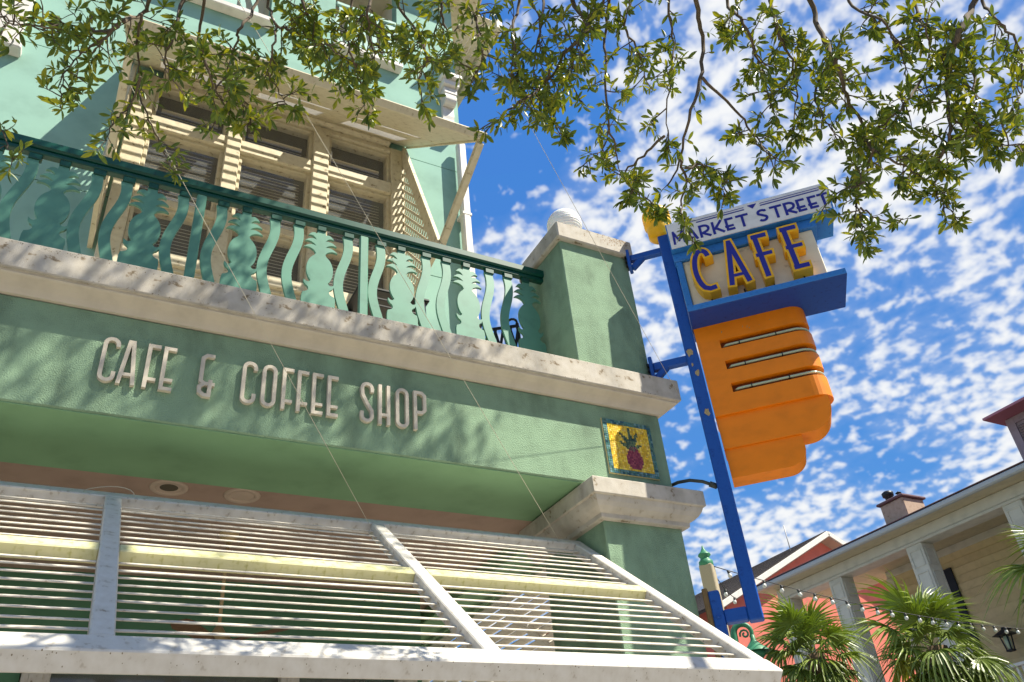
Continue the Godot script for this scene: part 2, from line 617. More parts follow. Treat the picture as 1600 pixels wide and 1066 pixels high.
func build_cafe() -> void:
	cafe = thing("cafe_building", "mint green stucco corner cafe building with cream cornice and balcony", "building")
	var st := mb()
	bx(st, -6, 3.93, 3.97, 4.63, -0.76, 0.0, 0.008)
	obj("front_beam", st, mats.green_stucco, cafe)
	st = mb()
	bx(st, 3.36, 3.928, 3.972, 4.63, -9.0, -0.765, 0.008)
	obj("side_beam", st, mats.green_paint, cafe)
	# thin painted board under the beam, smooth and a little brighter
	st = mb()
	bx(st, -6, 3.236, 3.962, 3.9695, -0.757, -0.012, 0.001)
	obj("beam_soffit", st, mats.green_paint, cafe)
	# cornice with a cove
	st = mb()
	sweep(st, [Vector2(-6, 0), Vector2(3.93, 0), Vector2(3.93, -4)], [[0, 4.9], [0.138, 4.912], [0.145, 4.905], [0.145, 4.728], [0.139, 4.720], [0.122, 4.718]])
	obj("cornice_fascia", st, mats.cream_stucco, cafe)
	st = mb()
	for k in 260:
		var x := rng.randf_range(-1.0, 3.9) if k % 4 == 0 else rng.randf_range(-1.0, 1.9)
		var y := 4.903 - absf(rng.randfn(0.0, 0.016))
		speck(st, Vector3(x, y, 0.1456), rng.randf_range(0.0012, 0.0042))
	for k in 90:
		speck(st, Vector3(rng.randf_range(-1.0, 3.9), 4.728 + absf(rng.randfn(0.0, 0.006)), 0.1456), rng.randf_range(0.0015, 0.005))
	obj("mould_spots", st, mats.mould, cafe, true)
	st = mb()
	sweep(st, [Vector2(-6, 0), Vector2(3.93, 0), Vector2(3.93, -4)], [[0.122, 4.718], [0.122, 4.706], [0.112, 4.698], [0.095, 4.692], [0.07, 4.680], [0.045, 4.663], [0.028, 4.645], [0.02, 4.632], [0.0, 4.6305]])
	obj("cornice_cove", st, mats.cream_clean, cafe)
	st = mb()
	bx(st, -6, 3.93, 4.632, 4.895, -9.0, -0.002, 0.0)
	obj("balcony_floor", st, mats.cream_clean, cafe)
	# corner pier with its capital
	st = mb()
	bx(st, 3.25, 3.935, 0.1, 3.90, -0.85, -0.004, 0.008)
	obj("corner_pier", st, mats.green_stucco, cafe)
	st = mb()
	bx(st, 3.25, 3.935, 0.1, 3.968, -6.4, -5.6, 0.008)
	obj("side_pier", st, mats.green_stucco, cafe)
	st = mb()
	sweep(st, [Vector2(3.25, -0.95), Vector2(3.25, 0), Vector2(3.935, 0), Vector2(3.935, -0.95)], [[0.0, 3.950], [0.140, 3.952], [0.146, 3.946], [0.146, 3.835], [0.141, 3.829], [0.128, 3.826], [0.124, 3.812], [0.115, 3.79], [0.095, 3.762], [0.07, 3.742], [0.045, 3.728], [0.042, 3.70], [0.036, 3.694], [0.0, 3.69]])
	obj("pier_capital", st, mats.cream_stucco, cafe)
	# pillar above the cornice
	st = mb()
	bx(st, 3.245, 3.95, 4.88, 6.26, -0.63, -0.006, 0.008)
	obj("balcony_pillar", st, mats.green_stucco, cafe)
	st = mb()
	bx(st, 3.20, 3.995, 6.255, 6.43, -0.68, 0.045, 0.012)
	obj("pillar_cap", st, mats.cream_stucco, cafe)
	st = mb()
	for k in 150:
		speck(st, Vector3(3.98 - absf(rng.randfn(0.0, 0.2)), 6.418 - absf(rng.randfn(0.0, 0.05)), 0.0456), rng.randf_range(0.0015, 0.005), 2.2)
	obj("rust_streaks", st, mats.rust_stain, cafe, true)
	# arcade
	st = mb()
	bx(st, -6, 3.36, 4.10, 4.15, -3.05, -0.762, 0.0)
	bx(st, 3.12, 3.36, 4.10, 4.15, -9.0, -3.05, 0.0)
	obj("arcade_ceiling", st, mats.ceiling_pink, cafe)
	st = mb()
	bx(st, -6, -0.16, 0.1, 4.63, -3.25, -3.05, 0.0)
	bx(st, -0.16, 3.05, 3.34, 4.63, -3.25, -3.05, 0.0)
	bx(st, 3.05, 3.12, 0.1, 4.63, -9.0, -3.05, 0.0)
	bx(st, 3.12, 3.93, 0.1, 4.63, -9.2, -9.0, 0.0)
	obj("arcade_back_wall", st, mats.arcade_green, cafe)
	st = mb()
	bx(st, -6, 3.93, 0.125, 0.16, -3.05, 0.0, 0.0)
	bx(st, 3.12, 3.93, 0.125, 0.16, -9.0, -3.05, 0.0)
	obj("arcade_floor", st, mats.floor_tile, cafe)
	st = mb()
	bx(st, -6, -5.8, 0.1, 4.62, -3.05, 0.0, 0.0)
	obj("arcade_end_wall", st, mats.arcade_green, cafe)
	# shop front behind the arcade
	var sf := Node3D.new()
	sf.name = "shop_window"
	cafe.add_child(sf)
	for x in [[-0.15, 0.05], [1.80, 1.96], [2.86, 3.05]]:
		st = mb()
		bx(st, x[0], x[1], 0.15, 3.34, -3.10, -2.98, 0.008)
		bx(st, x[0] + 0.05, x[1] - 0.05, 0.15, 3.33, -2.985, -2.965, 0.005)
		obj("mullion", st, mats.white_paint, sf)
	for x in [[0.05, 1.80], [1.96, 2.86]]:
		st = mb()
		bx(st, x[0], x[1], 0.4, 3.34, -3.12, -3.11, 0.0)
		obj("pane", st, mats.glass, sf)
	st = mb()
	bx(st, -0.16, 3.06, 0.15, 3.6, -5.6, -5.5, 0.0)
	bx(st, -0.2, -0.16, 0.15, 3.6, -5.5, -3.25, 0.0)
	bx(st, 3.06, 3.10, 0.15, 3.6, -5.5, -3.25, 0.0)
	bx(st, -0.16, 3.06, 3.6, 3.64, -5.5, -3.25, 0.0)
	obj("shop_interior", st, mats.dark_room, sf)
	# upper storeys, with a hairline joint at every scored line
	st = mb()
	for y in [[4.9, 8.155], [8.168, 10.16]]:
		bx(st, -9, -0.36, y[0], y[1], -3.25, -3.05, 0.0)
		bx(st, 2.98, 3.93, y[0], y[1], -3.25, -3.05, 0.0)
	bx(st, -9, 3.93, 10.172, 11.96, -3.25, -3.05, 0.0)
	bx(st, -9, -0.42, 11.96, 16.0, -3.25, -3.05, 0.0)
	bx(st, 1.06, 1.98, 11.96, 16.0, -3.25, -3.05, 0.0)
	bx(st, 2.96, 3.93, 11.96, 16.0, -3.25, -3.05, 0.0)
	bx(st, -0.42, 1.06, 14.2, 16.0, -3.25, -3.05, 0.0)
	bx(st, 1.98, 2.96, 14.2, 16.0, -3.25, -3.05, 0.0)
	bx(st, -9, -0.36, 4.9, 10.3, -3.35, -3.26, 0.0)
	bx(st, 2.98, 3.92, 4.9, 10.3, -3.35, -3.26, 0.0)
	bx(st, 3.73, 3.93, 4.9, 16.0, -9.0, -3.36, 0.0)
	obj("upper_wall", st, mats.mint_wall, cafe)
	st = mb()
	bx(st, -9, 4.55, 14.6, 14.9, -9.0, -2.5, 0.02)
	obj("roof_eave", st, mats.cream_light, cafe)
	st = mb()
	bx(st, 4.36, 4.47, 12.9, 13.12, -9.0, -2.35, 0.01)
	for k in 5:
		bx(st, 3.932 + k * 0.086, 4.012 + k * 0.086, 13.04, 13.06, -9.0, -2.37, 0.004)
	obj("side_canopy", st, mats.cream_light, cafe)
	st = mb()
	bx(st, -9, 3.7, 15.9, 16.0, -9.0, -3.26, 0.0)
	bx(st, -9, -8.8, 4.9, 15.9, -9.0, -3.36, 0.0)
	bx(st, -8.8, 3.7, 4.9, 15.9, -9.0, -8.8, 0.0)
	obj("rear_shell", st, mats.mint_wall, cafe)
	# downpipe at the corner and a scroll bracket high on the wall
	st = mb()
	bx(st, 3.80, 3.92, 4.9, 10.6, -2.98, -2.86, 0.02)
	for y in [5.6, 7.4, 9.2]:
		bx(st, 3.79, 3.93, y, y + 0.05, -3.05, -2.855, 0.006)
	obj("downpipe", st, mats.white_trim, cafe)
	var br := mb()
	bx(br, 3.58, 3.90, 11.86, 11.96, -3.05, -2.76, 0.012)
	bx(br, 3.61, 3.87, 11.74, 11.858, -3.05, -2.82, 0.01)
	bx(br, 3.63, 3.85, 11.60, 11.738, -3.05, -2.87, 0.012)
	var sc := [Vector2(0, 0.62), Vector2(0.17, 0.62)]
	sc.append_array(arc(Vector2(0.10, 0.52), 0.09, 0.09, 40, -120, 8))
	sc.append_array(arc(Vector2(0.16, 0.14), 0.11, 0.25, 150, 250, 6))
	sc.append_array([Vector2(0.19, -0.12), Vector2(0.0, -0.16)])
	extrude(br, [PackedVector2Array(sc)], [], -0.09, 0.09, Transform3D(Basis(Vector3(0, 0, 1), Vector3(0, 1, 0), Vector3(-1, 0, 0)), Vector3(3.74, 10.98, -3.05)))
	obj("scroll_bracket", br, mats.white_trim, cafe)
	st = mb()
	bx(st, -2.75, -1.62, 9.95, 10.95, -3.05, -2.93, 0.015)
	bx(st, -2.85, -1.56, 9.85, 9.945, -3.05, -2.88, 0.015)
	obj("blind_window_surround", st, mats.white_trim, cafe)

func speck(st: SurfaceTool, p: Vector3, r: float, tall := 1.2) -> void:
	# a flat irregular spot on a face that looks towards +z
	var pts := []
	for k in 6:
		var a := TAU * k / 6.0
		pts.append(p + Vector3(cos(a) * r * rng.randf_range(0.5, 1.2), sin(a) * r * tall * rng.randf_range(0.5, 1.2), 0))
	for k in 6:
		tri(st, p, pts[k], pts[(k + 1) % 6], p - Vector3(0, 0, 1))

func build_window() -> void:
	var w := Node3D.new()
	w.name = "triple_window"
	cafe.add_child(w)
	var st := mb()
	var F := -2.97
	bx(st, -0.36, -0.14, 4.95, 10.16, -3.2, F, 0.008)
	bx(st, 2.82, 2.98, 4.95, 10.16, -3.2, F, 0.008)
	bx(st, -0.14, 2.82, 10.08, 10.16, -3.2, F, 0.008)
	bx(st, -0.10, 2.80, 10.165, 10.30, -3.04, -2.90, 0.02)
	bx(st, -0.14, 2.82, 9.30, 9.50, -3.2, F + 0.005, 0.01)
	bx(st, -0.14, 2.82, 8.16, 8.25, -3.2, F + 0.004, 0.01)
	bx(st, -0.14, 2.82, 7.38, 7.52, -3.2, F + 0.02, 0.01)
	bx(st, -0.14, 2.82, 6.0, 6.12, -3.2, F + 0.004, 0.01)
	obj("window_frame", st, mats.cream_light, w)
	for x in [[0.72, 0.89], [1.77, 1.97]]:
		st = mb()
		bx(st, x[0], x[1], 4.95, 10.08, -3.19, F + 0.035, 0.01)
		obj("mullion", st, mats.cream_light, w)
	for c in [[-0.14, 0.72], [0.89, 1.77], [1.97, 2.82]]:
		for r in [[9.50, 10.08], [8.25, 9.30], [7.52, 8.16], [6.12, 7.38]]:
			st = mb()
			var t := 0.045
			bx(st, c[0], c[1], r[1] - t, r[1], -3.15, -3.01, 0.006)
			bx(st, c[0], c[1], r[0], r[0] + t, -3.15, -3.01, 0.006)
			bx(st, c[0], c[0] + t, r[0] + t, r[1] - t, -3.15, -3.012, 0.006)
			bx(st, c[1] - t, c[1], r[0] + t, r[1] - t, -3.15, -3.012, 0.006)
			obj("sash", st, mats.cream_wood, w)
			st = mb()
			bx(st, c[0] + t, c[1] - t, r[0] + t, r[1] - t, -3.085, -3.079, 0.0)
			obj("pane", st, mats.glass, w)
			st = mb()
			var top: float = r[1] - 0.06
			if r[0] == 9.50:
				top -= 0.19
				bx(st, c[0] + 0.10, c[1] - 0.10, top - 0.008, top + 0.02, -3.20, -3.165, 0.003)
			var y := top - 0.03
			while y > r[0] + 0.03:
				box(st, Vector3(c[1] - c[0] - 0.2, 0.003, 0.048), Transform3D(Basis(Vector3.RIGHT, 0.75), Vector3((c[0] + c[1]) * 0.5, y, -3.185)), 0.0)
				y -= 0.048
			obj("blind", st, mats.blind, w, true)
	for x in [-0.10, 0.92, 2.00]:
		st = mb()
		tube(st, [Vector3(x, 9.72, -3.0), Vector3(x, 9.73, -2.96), Vector3(x, 9.66, -2.95), Vector3(x, 9.60, -3.0)], 0.012, 6)
		obj("latch", st, mats.white_trim, w)
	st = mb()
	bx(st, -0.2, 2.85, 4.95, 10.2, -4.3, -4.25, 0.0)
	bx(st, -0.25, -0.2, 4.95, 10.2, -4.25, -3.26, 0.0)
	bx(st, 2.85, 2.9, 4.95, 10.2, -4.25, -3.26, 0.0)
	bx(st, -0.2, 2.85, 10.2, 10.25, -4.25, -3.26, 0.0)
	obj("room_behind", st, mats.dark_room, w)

func build_third_floor() -> void:
	for s in [[-0.46, 1.10, 0.30], [1.94, 3.00, 2.47]]:
		var b := Node3D.new()
		b.name = numbered("window_balconet", cafe)
		cafe.add_child(b)
		var st := mb()
		bx(st, s[0], s[1], 11.86, 11.955, -3.05, -2.90, 0.012)
		obj("sill", st, mats.white_trim, b)
		st = mb()
		bx(st, s[0] + 0.05, s[1] - 0.05, 13.0, 13.08, -3.09, -3.03, 0.012)
		obj("top_rail", st, mats.mint_wood, b)
		var x: float = s[0] + 0.12
		var k := 0
		while x < s[1] - 0.1:
			var o := []
			if k % 3 == 1:
				st = mb()
				extrude(st, [pineapple()], [], -0.012, 0.012, Transform3D(Basis().scaled(Vector3(1, 1, 1)), Vector3(x + 0.02, 13.0, -3.06)))
				obj("pineapple_baluster", st, mats.mint_wood, b)
				x += 0.22
			else:
				st = mb()
				extrude(st, [wave()], [], -0.012, 0.012, Transform3D(Basis(), Vector3(x, 13.0, -3.06)))
				obj("wavy_baluster", st, mats.mint_wood, b)
				x += 0.2 if k % 3 == 0 else 0.17
			k += 1
		st = mb()
		bx(st, s[0] + 0.04, s[1] - 0.04, 11.96, 14.2, -3.9, -3.85, 0.0)
		bx(st, s[0], s[0] + 0.04, 11.96, 14.2, -3.85, -3.26, 0.0)
		bx(st, s[1] - 0.04, s[1], 11.96, 14.2, -3.85, -3.26, 0.0)
		bx(st, s[0], s[1], 14.2, 14.25, -3.85, -3.26, 0.0)
		obj("dark_recess", st, mats.blind, b)

func build_hood() -> void:
	var h := thing("window_hood", "cream wooden sloping louvred hood propped over the triple window above the balcony", "awning", "", Vector3(0, 10.38, -3.05))
	# local axes: x along the wall, y down the slope, z out of its upper face
	var dn := Vector3(0, -2.1, 2.25).normalized()
	var up := Vector3(0, 2.25, 2.1).normalized()
	var B := Basis(Vector3(1, 0, 0), -dn, up)
	var X := func(x0: float, x1: float, u0: float, u1: float, t: float, off := 0.0) -> SurfaceTool:
		var s := mb()
		box(s, Vector3(x1 - x0, u1 - u0, t), Transform3D(B, dn * (u0 + u1) * 0.5 + up * off + Vector3((x0 + x1) * 0.5, 0, 0)), 0.008)
		return s
	for r in [[0.0, 0.44], [1.02, 1.40], [1.56, 3.05]]:
		obj("hood_board", X.call(-0.45, 3.06, r[0], r[1], 0.05), mats.cream_wood, h)
	for x in [[-0.45, -0.15], [0.68, 0.95], [1.72, 2.03], [2.82, 3.06]]:
		obj("hood_rib", X.call(x[0], x[1], 0.44, 1.56, 0.054, -0.003), mats.cream_wood, h)
	obj("hood_edge", X.call(-0.47, 3.08, 3.05, 3.08, 0.09), mats.cream_wood, h)
	obj("hood_edge", X.call(3.062, 3.09, 0.05, 3.05, 0.09), mats.cream_wood, h)
	obj("hood_edge", X.call(-0.48, -0.452, 0.05, 3.05, 0.09), mats.cream_wood, h)
	for x in [[-0.15, 0.68], [0.95, 1.72], [2.03, 2.82]]:
		for k in 9:
			var s := mb()
			var u := 0.475 + k * 0.064
			box(s, Vector3(x[1] - x[0], 0.058, 0.008), Transform3D(Basis(Vector3.RIGHT, 0.12), dn * u + up * 0.0 + Vector3((x[0] + x[1]) * 0.5, 0, 0)), 0.002)
			obj("louvre", s, mats.white_trim, h)
		for k in 2:
			var s := mb()
			box(s, Vector3(x[1] - x[0], 0.058, 0.008), Transform3D(Basis(Vector3.RIGHT, 0.12), dn * (1.44 + k * 0.07) + Vector3((x[0] + x[1]) * 0.5, 0, 0)), 0.002)
			obj("louvre", s, mats.white_trim, h)
	# side brackets: a sloping leg out from the wall, a prop up to the hood, lattice between leg and wall
	for x in [3.0, -0.42]:
		var w0 := Vector3(x, -0.22, 0.06)
		var v := Vector3(x, -2.72, 1.06)
		var f := Vector3(x, -2.13, 2.18)
		var s := mb()
		bar(s, w0, v + (v - w0).normalized() * 0.03, 0.15, 0.05, Vector3.RIGHT)
		obj("bracket_leg", s, mats.cream_wood, h)
		s = mb()
		bar(s, v + Vector3(0.035, 0.02, 0), f + Vector3(0.035, 0, 0), 0.085, 0.07, Vector3.RIGHT)
		obj("prop", s, mats.cream_wood, h)
		s = mb()
		bar(s, Vector3(x, -0.3, 0.02), Vector3(x, -2.95, 0.02), 0.05, 0.05, Vector3.RIGHT)
		bar(s, Vector3(x, -2.92, 0.04), v, 0.06, 0.05, Vector3.RIGHT)
		obj("bracket_rail", s, mats.cream_wood, h)
		# lattice clipped to the triangle in (z, y)
		var tri2 := PackedVector2Array([Vector2(0.04, -0.35), Vector2(0.04, -2.9), Vector2(1.0, -2.68)])
		s = mb()
		for fam in 2:
			for k in 40:
				var c := -4.2 + k * 0.145
				var d := Vector2(1, 1.2 if fam == 0 else -1.2)
				var line := PackedVector2Array([Vector2(0, c) - d * 3.0, Vector2(0, c) + d * 3.0])
				for seg in Geometry2D.intersect_polyline_with_polygon(line, tri2):
					if seg.size() >= 2 and seg[0].distance_to(seg[-1]) > 0.02:
						var xx: float = x + (0.008 if fam == 0 else -0.008)
						bar(s, Vector3(xx, seg[0].y, seg[0].x), Vector3(xx, seg[-1].y, seg[-1].x), 0.030, 0.012, Vector3.RIGHT, 0.0)
		obj("lattice", s, mats.cream_wood, h, true)

# ---------------------------------------------------------------- railing
func wave() -> PackedVector2Array:
	var l := []
	var r := []
	for i in 25:
		var d := i / 24.0 * 1.08
		var c := -0.018 + 0.036 * cos(TAU * (d - 0.10) / 0.76)
		var slope := -0.036 * TAU / 0.76 * sin(TAU * (d - 0.10) / 0.76)
		var half := 0.036 * sqrt(1.0 + slope * slope)
		l.append(Vector2(c - half, -d))
		r.append(Vector2(c + half, -d))
	r.reverse()
	l.append_array(r)
	return PackedVector2Array(l)

func pineapple() -> PackedVector2Array:
	# half outline from the stem down, (half width, depth below the rail), mirrored
	var h := [Vector2(0.030, 0.0), Vector2(0.034, 0.03)]
	for k in 3:
		var y: float = [0.035, 0.098, 0.160][k]
		var reach: float = [0.100, 0.124, 0.132][k]
		for j in 7:
			var t := j / 6.0
			h.append(Vector2(lerpf(0.036, reach, t), y - 0.012 * sin(t * PI) + 0.030 * t * t))
		for j in range(1, 6):
			var t := 1.0 - j / 6.0
			h.append(Vector2(lerpf(0.033, reach, t), y + 0.030 + (1.0 - t) * (1.0 - t) * 0.031 - 0.010 * sin(t * PI)))
	h.append(Vector2(0.036, 0.232))
	for p in arc(Vector2(0, 0.385), 0.102, 0.150, -62, 50, 14):
		h.append(p)
	h.append_array([Vector2(0.074, 0.512), Vector2(0.084, 0.519), Vector2(0.100, 0.516), Vector2(0.117, 0.500), Vector2(0.115, 0.524), Vector2(0.103, 0.546)])
	for p in arc(Vector2(0.112, 0.580), 0.034, 0.032, 250, 110, 6):
		h.append(p)
	h.append_array([Vector2(0.120, 0.618), Vector2(0.126, 0.65), Vector2(0.126, 1.08)])
	var out := []
	for p in h:
		out.append(Vector2(p.x, -p.y))
	h.reverse()
	for p in h:
		out.append(Vector2(-p.x, -p.y))
	return PackedVector2Array(out)

func build_railing() -> void:
	var r := thing("balcony_railing", "dark green balcony railing with pineapple and wavy cut-out balusters above the cornice", "railing")
	var Z := -0.37
	var st := mb()
	bx(st, -6, 3.26, 6.085, 6.165, Z - 0.05, Z + 0.05, 0.014)
	obj("top_rail", st, mats.rail_green, r)
	st = mb()
	bx(st, -6, 3.26, 6.045, 6.083, Z - 0.028, Z + 0.028, 0.006)
	obj("sub_rail", st, mats.rail_green, r)
	st = mb()
	bx(st, -6, 3.26, 4.96, 5.0, Z - 0.025, Z + 0.025, 0.006)
	obj("bottom_rail", st, mats.rail_green, r)
	var wm := mb()
	extrude(wm, [wave()], [], -0.011, 0.011)
	var wave_mesh := done(wm)
	wm = mb()
	extrude(wm, [pineapple()], [], -0.011, 0.011)
	var pine_mesh := done(wm)
	wm = mb()
	bx(wm, -0.034, 0.034, -1.08, 0.0, -0.02, 0.02, 0.006)
	var post_mesh := done(wm)
	wm = mb()
	bx(wm, -0.045, 0.045, 0.0, 0.05, -0.022, 0.022, 0.004)
	var tab := done(wm)
	var seq := [["w", -0.74], ["p", -0.54], ["w", -0.34], ["w", -0.15], ["p", 0.03], ["w", 0.23], ["s", 0.36], ["w", 0.50], ["p", 0.69], ["w", 0.89], ["w", 1.07], ["p", 1.26], ["w", 1.46], ["s", 1.60], ["w", 1.73], ["p", 1.92], ["w", 2.12], ["w", 2.30], ["p", 2.50], ["w", 2.70], ["w", 2.88], ["p", 3.07]]
	for k in range(1, 9):
		seq.append([["w", "p", "w"][k % 3], -0.74 - k * 0.2])
	for q in seq:
		var p := Vector3(q[1], 6.0, Z)
		if q[0] == "s":
			put("straight_baluster", post_mesh, mats.baluster_green, r, Transform3D(Basis(), p + Vector3(0, 0.045, 0.01)))
			continue
		var m: Mesh = wave_mesh if q[0] == "w" else pine_mesh
		put("wavy_baluster" if q[0] == "w" else "pineapple_baluster", m, mats.baluster_green, r, Transform3D(Basis(), p))
		put("fixing_tab", tab, mats.rail_green, r, Transform3D(Basis().scaled(Vector3(0.9 if q[0] == "w" else 0.75, 1, 1)), p + Vector3(0.018 if q[0] == "w" else 0.0, -0.004, 0)))

# ---------------------------------------------------------------- lettering on the beam
func glyph(ch: String, w: float, h: float, t: float) -> Array:
	var i := t * 0.5
	var P := func(x: float, y: float) -> Vector2: return Vector2(x, y)
	var s := []
	var L := i
	var R := w - i
	var T := h - i
	var rx := (R - L) * 0.5
	var cx := w * 0.5
	match ch:
		"C":
			var p := [Vector2(R, h * 0.80)]
			p.append_array(arc(Vector2(cx, T - rx), rx, rx, 0, 180, 10))
			p.append_array(arc(Vector2(cx, i + rx), rx, rx, 180, 360, 10))
			p.append(Vector2(R, h * 0.24))
			s = [stroke(p, t)]
		"O":
			var a := arc(Vector2(cx, T - rx), rx, rx, 0, 180, 10)
			a.append_array(arc(Vector2(cx, i + rx), rx, rx, 180, 360, 10))
			var ring := Geometry2D.offset_polyline(PackedVector2Array(a), t * 0.5, Geometry2D.JOIN_MITER, Geometry2D.END_JOINED)
			var o := []
			var hl := []
			for q in ring:
				if Geometry2D.is_polygon_clockwise(q):
					q.reverse()
					hl.append(q)
				else:
					o.append(q)
			return [o, hl]
		"A":
			s = [stroke([P.call(L, 0.0), P.call(cx - t * 0.42, T), P.call(cx + t * 0.42, T), P.call(R, 0.0)], t), stroke([P.call(L + t * 0.4, h * 0.22), P.call(R - t * 0.4, h * 0.22)], t * 0.9)]
		"F":
			s = [stroke([P.call(L, 0.0), P.call(L, T), P.call(w, T)], t), stroke([P.call(L, h * 0.20), P.call(w * 0.95, h * 0.20)], t * 0.9)]
		"E":
			s = [stroke([P.call(w * 1.02, i), P.call(L, i), P.call(L, T), P.call(w, T)], t), stroke([P.call(L, h * 0.24), P.call(w * 0.98, h * 0.24)], t * 0.85)]
		"S":
			var p := [Vector2(R, h * 0.76)]
			p.append_array(arc(Vector2(cx, T - rx), rx, rx, 0, 180, 8))
			p.append_array([Vector2(L + 0.004, h * 0.68), Vector2(cx, h * 0.47), Vector2(R - 0.002, h * 0.30)])
			p.append_array(arc(Vector2(cx, i + rx), rx, rx, 0, -180, 8))
			p.append(Vector2(L, h * 0.26))
			s = [stroke(p, t)]
		"H":
			s = [stroke([P.call(L, 0.0), P.call(L, h)], t), stroke([P.call(R, 0.0), P.call(R, h)], t), stroke([P.call(L, h * 0.24), P.call(R, h * 0.24)], t * 0.9)]
		"P":
			s = [stroke([P.call(L, 0.0), P.call(L, h)], t), stroke([P.call(L, T), P.call(R - 0.02, T), P.call(R, T - 0.02), P.call(R, h * 0.52), P.call(R - 0.02, h * 0.45), P.call(L, h * 0.45)], t)]
		"&":
			s = [stroke([P.call(w * 0.85, T), P.call(L + 0.02, T), P.call(L, T - 0.02), P.call(L, h * 0.36), P.call(L + 0.02, h * 0.30), P.call(w * 1.02, h * 0.30)], t), stroke([P.call(L + 0.02, h * 0.30), P.call(L - 0.004, h * 0.22), P.call(L, h * 0.10), P.call(L + 0.025, i), P.call(w * 0.72, i), P.call(w * 0.74, h * 0.40)], t)]
	return union(s)

func build_lettering() -> void:
	var l := thing("wall_lettering", "raised cream metal letters reading CAFE & COFFEE SHOP on the green beam", "lettering")
	var txt := "CAFE&COFFEESHOP"
	var xs := [-0.058, 0.040, 0.178, 0.266, 0.478, 0.722, 0.842, 0.966, 1.060, 1.154, 1.252, 1.470, 1.592, 1.712, 1.838]
	for k in txt.length():
		var ch := txt[k]
		var w := 0.090
		if ch == "A":
			w = 0.100
		elif ch == "F" or ch == "E":
			w = 0.070
		elif ch == "H":
			w = 0.080
		var g := glyph(ch, w, 0.295, 0.0225)
		var st := mb()
		extrude(st, g[0], g[1], 0.0015, 0.028, Transform3D(Basis(), Vector3(xs[k], 4.160, 0.0)))
		obj("letter", st, mats.letter_metal, l)

# ---------------------------------------------------------------- mosaic
func tesserae(x0: float, x1: float, y0: float, y1: float, s: float, keep: Callable, cols: Array, z := 0.014) -> SurfaceTool:
	var st := mb()
	var nx := int(round((x1 - x0) / s))
	var ny := int(round((y1 - y0) / s))
	for i in nx:
		for j in ny:
			var p := Vector2(x0 + (i + 0.5) * (x1 - x0) / nx, y0 + (j + 0.5) * (y1 - y0) / ny)
			if not keep.call(p):
				continue
			var c: Color = cols[rng.randi() % cols.size()]
			c = c * rng.randf_range(0.8, 1.15)
			st.set_color(c)
			var a := rng.randf_range(-0.12, 0.12)
			box(st, Vector3(s * 0.88, s * 0.88, 0.008), Transform3D(Basis(Vector3(rng.randf_range(-1, 1), rng.randf_range(-1, 1), 0).normalized(), 0.10) * Basis(Vector3.BACK, a), Vector3(p.x, p.y, z)), 0.0)
	return st

func build_mosaic() -> void:
	var m := thing("pineapple_mosaic", "square mosaic plaque of a red pineapple on yellow with a teal border", "mosaic", "", Vector3(3.585, 4.29, 0.0))
	var st := mb()
	bx(st, -0.225, 0.225, -0.228, 0.228, 0.001, 0.012, 0.002)
	obj("grout_bed", st, mats.grout, m)
	var leafs := []
	for q in [[0.02, 0.02, 0.005, 0.165, 0.022], [0.0, 0.03, -0.075, 0.115, 0.022], [0.03, 0.04, 0.075, 0.125, 0.022], [0.0, 0.0, -0.085, 0.04, 0.02], [0.02, 0.0, 0.095, 0.032, 0.02]]:
		leafs.append(q)
	var in_leaf := func(p: Vector2) -> bool:
		for q in leafs:
			var a := Vector2(q[0], q[1])
			var b := Vector2(q[2], q[3])
			var c := Geometry2D.get_closest_point_to_segment(p, a, b)
			if p.distance_to(c) < q[4] * (1.0 - 0.6 * a.distance_to(c) / a.distance_to(b)):
				return true
		return false
	var in_fruit := func(p: Vector2) -> bool:
		var d := (p - Vector2(0.022, -0.078)) / Vector2(0.080 - 0.22 * maxf(0.0, p.y + 0.11), 0.100)
		return d.length() < 1.0
	obj("border", tesserae(-0.222, 0.222, -0.225, 0.225, 0.0185, func(p: Vector2) -> bool: return absf(p.x) > 0.184 or absf(p.y) > 0.187, [Color(0.07, 0.20, 0.18), Color(0.035, 0.11, 0.14), Color(0.14, 0.27, 0.27), Color(0.09, 0.19, 0.14)]), mats.tessera, m, true)
	obj("yellow_ground", tesserae(-0.184, 0.184, -0.187, 0.187, 0.0165, func(p: Vector2) -> bool: return not in_leaf.call(p) and not in_fruit.call(p), [Color(0.78, 0.53, 0.035), Color(0.70, 0.44, 0.02), Color(0.80, 0.58, 0.12), Color(0.62, 0.40, 0.03), Color(0.82, 0.62, 0.06)]), mats.tessera, m, true)
	obj("fruit", tesserae(-0.184, 0.184, -0.187, 0.187, 0.0145, in_fruit, [Color(0.27, 0.045, 0.075), Color(0.20, 0.03, 0.06), Color(0.36, 0.08, 0.10)], 0.015), mats.tessera, m, true)
	obj("leaves", tesserae(-0.184, 0.184, -0.187, 0.187, 0.0125, in_leaf, [Color(0.08, 0.14, 0.07), Color(0.04, 0.08, 0.06), Color(0.15, 0.20, 0.10)], 0.015), mats.tessera, m, true)

